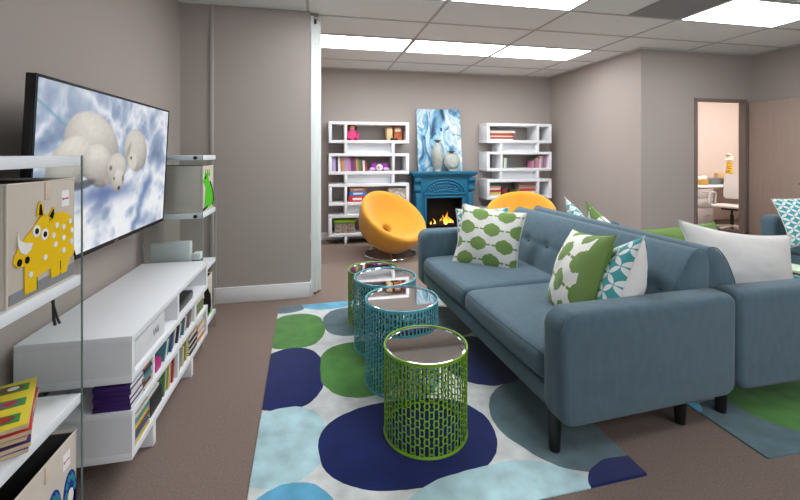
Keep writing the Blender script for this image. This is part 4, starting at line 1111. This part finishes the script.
# ------------------------------------------------------------------ rugs
def rug_mat(name, blobs, ground):
    m = bpy.data.materials.new(name); m.use_nodes = True; nt = m.node_tree; b = nt.nodes['Principled BSDF']; L = nt.links.new
    b.inputs['Roughness'].default_value = .95; b.inputs['Specular IOR Level'].default_value = .1; b.inputs['Sheen Weight'].default_value = .3
    tc = N(nt, 'ShaderNodeTexCoord'); nz = N(nt, 'ShaderNodeTexNoise'); nz.inputs['Scale'].default_value = 5; nz.inputs['Detail'].default_value = 3; L(tc.outputs['Object'], nz.inputs['Vector'])
    sb = N(nt, 'ShaderNodeVectorMath', operation='SUBTRACT'); L(nz.outputs['Color'], sb.inputs[0]); sb.inputs[1].default_value = (.5, .5, .5)
    scl = N(nt, 'ShaderNodeVectorMath', operation='SCALE'); L(sb.outputs[0], scl.inputs[0]); scl.inputs['Scale'].default_value = .045
    ad = N(nt, 'ShaderNodeVectorMath', operation='ADD'); L(tc.outputs['Object'], ad.inputs[0]); L(scl.outputs[0], ad.inputs[1])
    fl = N(nt, 'ShaderNodeVectorMath', operation='MULTIPLY'); L(ad.outputs[0], fl.inputs[0]); fl.inputs[1].default_value = (1, 1, 0)
    cur = None
    for (cx, cy, rx, ry, rot, c) in blobs:
        mp = N(nt, 'ShaderNodeMapping', vector_type='TEXTURE'); mp.inputs['Location'].default_value = (cx, cy, 0); mp.inputs['Rotation'].default_value = (0, 0, rot); mp.inputs['Scale'].default_value = (rx, ry, 1)
        L(fl.outputs[0], mp.inputs['Vector'])
        # superellipse: |x|^2.4 + |y|^2.4 < 1
        ab = N(nt, 'ShaderNodeVectorMath', operation='ABSOLUTE'); L(mp.outputs[0], ab.inputs[0]); sp = N(nt, 'ShaderNodeSeparateXYZ'); L(ab.outputs[0], sp.inputs[0])
        px = N(nt, 'ShaderNodeMath', operation='POWER'); L(sp.outputs[0], px.inputs[0]); px.inputs[1].default_value = 2.35
        py = N(nt, 'ShaderNodeMath', operation='POWER'); L(sp.outputs[1], py.inputs[0]); py.inputs[1].default_value = 2.35
        su = N(nt, 'ShaderNodeMath', operation='ADD'); L(px.outputs[0], su.inputs[0]); L(py.outputs[0], su.inputs[1])
        lt = N(nt, 'ShaderNodeMath', operation='LESS_THAN'); L(su.outputs[0], lt.inputs[0]); lt.inputs[1].default_value = 1
        mx = N(nt, 'ShaderNodeMix', data_type='RGBA'); L(lt.outputs[0], mx.inputs['Factor'])
        if cur is None: mx.inputs[6].default_value = (*lin(ground), 1)
        else: L(cur, mx.inputs[6])
        mx.inputs[7].default_value = (*lin(c), 1); cur = mx.outputs[2]
    n2 = N(nt, 'ShaderNodeTexNoise'); n2.inputs['Scale'].default_value = 9; n2.inputs['Detail'].default_value = 6; L(tc.outputs['Object'], n2.inputs['Vector'])
    mr = N(nt, 'ShaderNodeMapRange'); L(n2.outputs['Fac'], mr.inputs[0]); mr.inputs[1].default_value = .3; mr.inputs[2].default_value = .7; mr.inputs[3].default_value = .80; mr.inputs[4].default_value = 1.2
    vs = N(nt, 'ShaderNodeVectorMath', operation='SCALE'); L(cur, vs.inputs[0]); L(mr.outputs[0], vs.inputs['Scale']); L(vs.outputs[0], b.inputs['Base Color'])
    n3 = N(nt, 'ShaderNodeTexNoise'); n3.inputs['Scale'].default_value = 260; L(tc.outputs['Object'], n3.inputs['Vector'])
    bp = N(nt, 'ShaderNodeBump'); bp.inputs['Strength'].default_value = .4; bp.inputs['Distance'].default_value = .005; L(n3.outputs['Fac'], bp.inputs['Height']); L(bp.outputs['Normal'], b.inputs['Normal'])
    return m
RW, RN, RG, RLB, RSB, RGY = (216, 220, 219), (12, 30, 92), (82, 138, 64), (180, 214, 220), (98, 172, 206), (94, 118, 126)
def rug(label, corner, rot, w, l, blobs, sign=-1, name='rug'):
    Rm = Matrix.Rotation(-rot, 2)
    loc = [(*(Rm @ (Vector((q[0], q[1]))-Vector(corner))), *q[2:]) for q in blobs]
    x0, x1 = (-w, 0) if sign < 0 else (0, w)
    me = MB().prism(round_poly([(x0, 0), (x1, 0), (x1, l), (x0, l)], [.012]*4, 3), 'z', 0, .008, .003, seg=2)
    o = me.build('area_rug', rug_mat(name, loc, RW), None, (corner[0], corner[1], 0)); o.rotation_euler = (0, 0, rot)
    return tag(o, label, 'rug')
rug('white rug with big navy, green and blue ovals under the drum tables', (1.387, 1.447), math.radians(1.5), 1.645, 2.30, [
    (-.15, 3.19, .225, .31, 0, RG), (-.16, 2.55, .225, .345, 0, RN), (-.15, 1.965, .205, .265, 0, RLB), (-.10, 1.45, .19, .26, 0, RSB),
    (-.26, 3.68, .17, .145, 0, RGY), (.12, 3.72, .24, .165, 0, RSB), (.27, 3.28, .205, .28, 0, RGY), (.28, 2.57, .255, .335, 0, RG),
    (.44, 1.875, .43, .295, -.05, RN), (.70, 1.37, .43, .265, .05, RLB), (1.27, 1.875, .37, .36, .35, RGY), (1.33, 1.395, .235, .165, 0, RN),
    (1.07, 2.50, .26, .31, 0, RN), (.70, 3.0, .14, .2, 0, RG), (.66, 3.55, .24, .2, 0, RG), (1.0, 3.12, .26, .3, 0, RGY)], -1, 'rug_pattern_front')
rug('white rug with green and grey ovals at the right, under the second sofa', (1.985, 1.412), 0, 2.5, 2.25, [
    (2.12, 1.55, .34, .26, .1, RGY), (2.82, 1.72, .60, .34, -.05, RG), (1.99, 1.86, .06, .12, 0, RSB), (2.55, 2.5, .4, .35, 0, RN), (3.4, 2.3, .35, .4, 0, RLB), (3.7, 1.6, .3, .3, 0, RN), (2.3, 3.2, .3, .35, 0, RG), (3.3, 3.2, .4, .3, 0, RSB), (4.1, 2.5, .3, .5, 0, RG)], 1, 'rug_pattern_right')

# ------------------------------------------------------------------ pierced drum tables
def drum(label, loc, Rr, hgt, m, group, ncol, ph):
    mi = mat('inner_shadow_green', (58, 84, 18), .5) if m == GREENM else mat('inner_shadow_teal', (30, 74, 84), .5)  # darker inner colour paints in the shade inside the drum
    t = thing('drum_table', label, 'side table', (loc[0], loc[1], .008), 0, group)
    s = MB(); P = .080; pw = 2*PI/ncol; z_lo, z_hi = .012, hgt-.012
    nz = round((z_hi-z_lo)/P); P = (z_hi-z_lo)/nz
    def pt(a, z): return Vector((Rr*math.cos(a), Rr*math.sin(a), z))
    vc = {}
    def vert(a, z):
        k = (round((a % (2*PI))*1e4) % round(2*PI*1e4), round(z*1e5))
        if k not in vc: vc[k] = s.bm.verts.new(pt(a, z))
        return vc[k]
    def cell(a0, a1, z0, z1, ma, mz, waist=False):
        """one cell of sheet with a slot cut out of it"""
        if z1-z0 < 2*mz+.004:
            s.bm.faces.new((vert(a0, z0), vert(a1, z0), vert(a1, z1), vert(a0, z1))); return
        c = (a1-a0)*.17; cz = min(.006, (z1-z0)*.18)
        am, ap = a0+ma, a1-ma; zm, zp = z0+mz, z1-mz
        inner = [(am+c, zm), (ap-c, zm), (ap, zm+cz), (ap, zp-cz), (ap-c, zp), (am+c, zp), (am, zp-cz), (am, zm+cz)]
        if waist:
            mid = (z0+z1)/2
            inner = [(am, zm), (ap, zm), (ap, mid-.010), (ap-c*.9, mid), (ap-c*.9, mid), (ap, mid+.010), (ap, zp), (am, zp), (am, mid+.010), (am+c*.9, mid), (am, mid-.010)]
            inner = [(am, zm), (ap, zm), (ap, zm+.3*(zp-zm)), (ap-c, mid), (ap, zp-.3*(zp-zm)), (ap, zp), (am, zp), (am, zp-.3*(zp-zm)), (am+c, mid), (am, zm+.3*(zp-zm))]
            outer = [(a0, z0), (a1, z0), (a1, z0+.3*(z1-z0)), (a1, mid), (a1, z1-.3*(z1-z0)), (a1, z1), (a0, z1), (a0, z1-.3*(z1-z0)), (a0, mid), (a0, z0+.3*(z1-z0))]
        else:
            outer = [(a0, z0), (a1, z0), (a1, z0+.3*(z1-z0)), (a1, z1-.3*(z1-z0)), (a1, z1), (a0, z1), (a0, z1-.3*(z1-z0)), (a0, z0+.3*(z1-z0))]
        O = [s.bm.verts.new(pt(*q)) for q in outer]; I = [s.bm.verts.new(pt(*q)) for q in inner]; n = len(O)
        for i in range(n): s.bm.faces.new((O[i], O[(i+1) % n], I[(i+1) % n], I[i]))
    ma = .0021/Rr
    for k in range(ncol):
        a0 = k*pw+ph; a1 = a0+pw; off = (k % 2)*.5
        cuts = [z_lo]
        for j in range(-1, nz+1):
            for q in (0, .64):
                zz = z_lo+(j+off+q)*P
                if z_lo+.004 < zz < z_hi-.004: cuts.append(zz)
        cuts.append(z_hi)
        for j in range(len(cuts)-1):
            longc = cuts[j+1]-cuts[j] > .5*P
            cell(a0, a1, cuts[j], cuts[j+1], ma if longc else ma*1.8, .0022, longc and k % 2 == 1)
    for a, bq in ((0, .012), (hgt-.012, hgt-.004)):
        s.rings([[pt(2*PI*q/96, a) for q in range(96)], [pt(2*PI*q/96, bq) for q in range(96)]])
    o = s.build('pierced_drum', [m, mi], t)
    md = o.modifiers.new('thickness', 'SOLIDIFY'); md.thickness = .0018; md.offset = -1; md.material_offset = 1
    for nm, z in (('top_rim', hgt-.002), ('foot_rim', .0042)):
        MB().tube([((Rr-.001)*math.cos(2*PI*q/72), (Rr-.001)*math.sin(2*PI*q/72), z) for q in range(72)], .0042, 8, closed=True).build(nm, m, t)
    MB().lathe([(Rr-.005, hgt-.010), (Rr-.006, hgt-.004), (Rr-.013, hgt-.002), (Rr-.016, hgt-.008)], seg=72).build('chrome_ring', CHROME, t)
    MB().lathe([(.001, hgt-.007), (Rr-.014, hgt-.007), (Rr-.014, hgt-.013), (.001, hgt-.013)], seg=72).build('mirror_top', MIRROR, t)
    return t
GT = 'pierced metal drum tables on the rug'
drum('small green pierced drum table nearest the camera, mirror top', (.534, 1.914), .205, .425, GREENM, GT, 60, .02)
drum('turquoise pierced drum table just behind the green one', (.512, 2.37), .220, .492, TEALM, GT, 62, .02)
drum('turquoise pierced drum table, third in the line from the nearest', (.487, 2.816), .220, .490, TEALM, GT, 62, .05)
drum('small green pierced drum table at the far end of the line', (.463, 3.246), .205, .425, GREENM, GT, 60, .05)
drum('turquoise drum table holding a picture book between the right-hand sofas', (3.72, 2.47), .226, .44, TEALM, GT, 62, .0)
t = thing('picture_book', 'lime and white picture book beyond the big white pillow', 'book', (3.63, 2.36, .4505), .15)
MB().box(0, 0, 0, .24, .2, .012, .001).build('pages', PAGES, t)
MB().box(-.004, -.004, .012, .244, .204, .014).build('cover', mat('lime_cover', (142, 190, 74), .4), t)
MB().box(.02, .02, .014, .21, .18, .0146).build('cover_print', mat('pale_print', (206, 224, 214), .5, var=.25, vscale=30), t)

# ------------------------------------------------------------------ light & view
w = bpy.data.worlds.new('world'); sc.world = w; w.use_nodes = True
w.node_tree.nodes['Background'].inputs['Color'].default_value = (.86, .93, 1, 1); w.node_tree.nodes['Background'].inputs['Strength'].default_value = 1.7
vs = sc.view_settings
vs.view_transform = 'Standard'; vs.look = 'None'; vs.gamma = 1; vs.use_curve_mapping = False; vs.exposure = .47
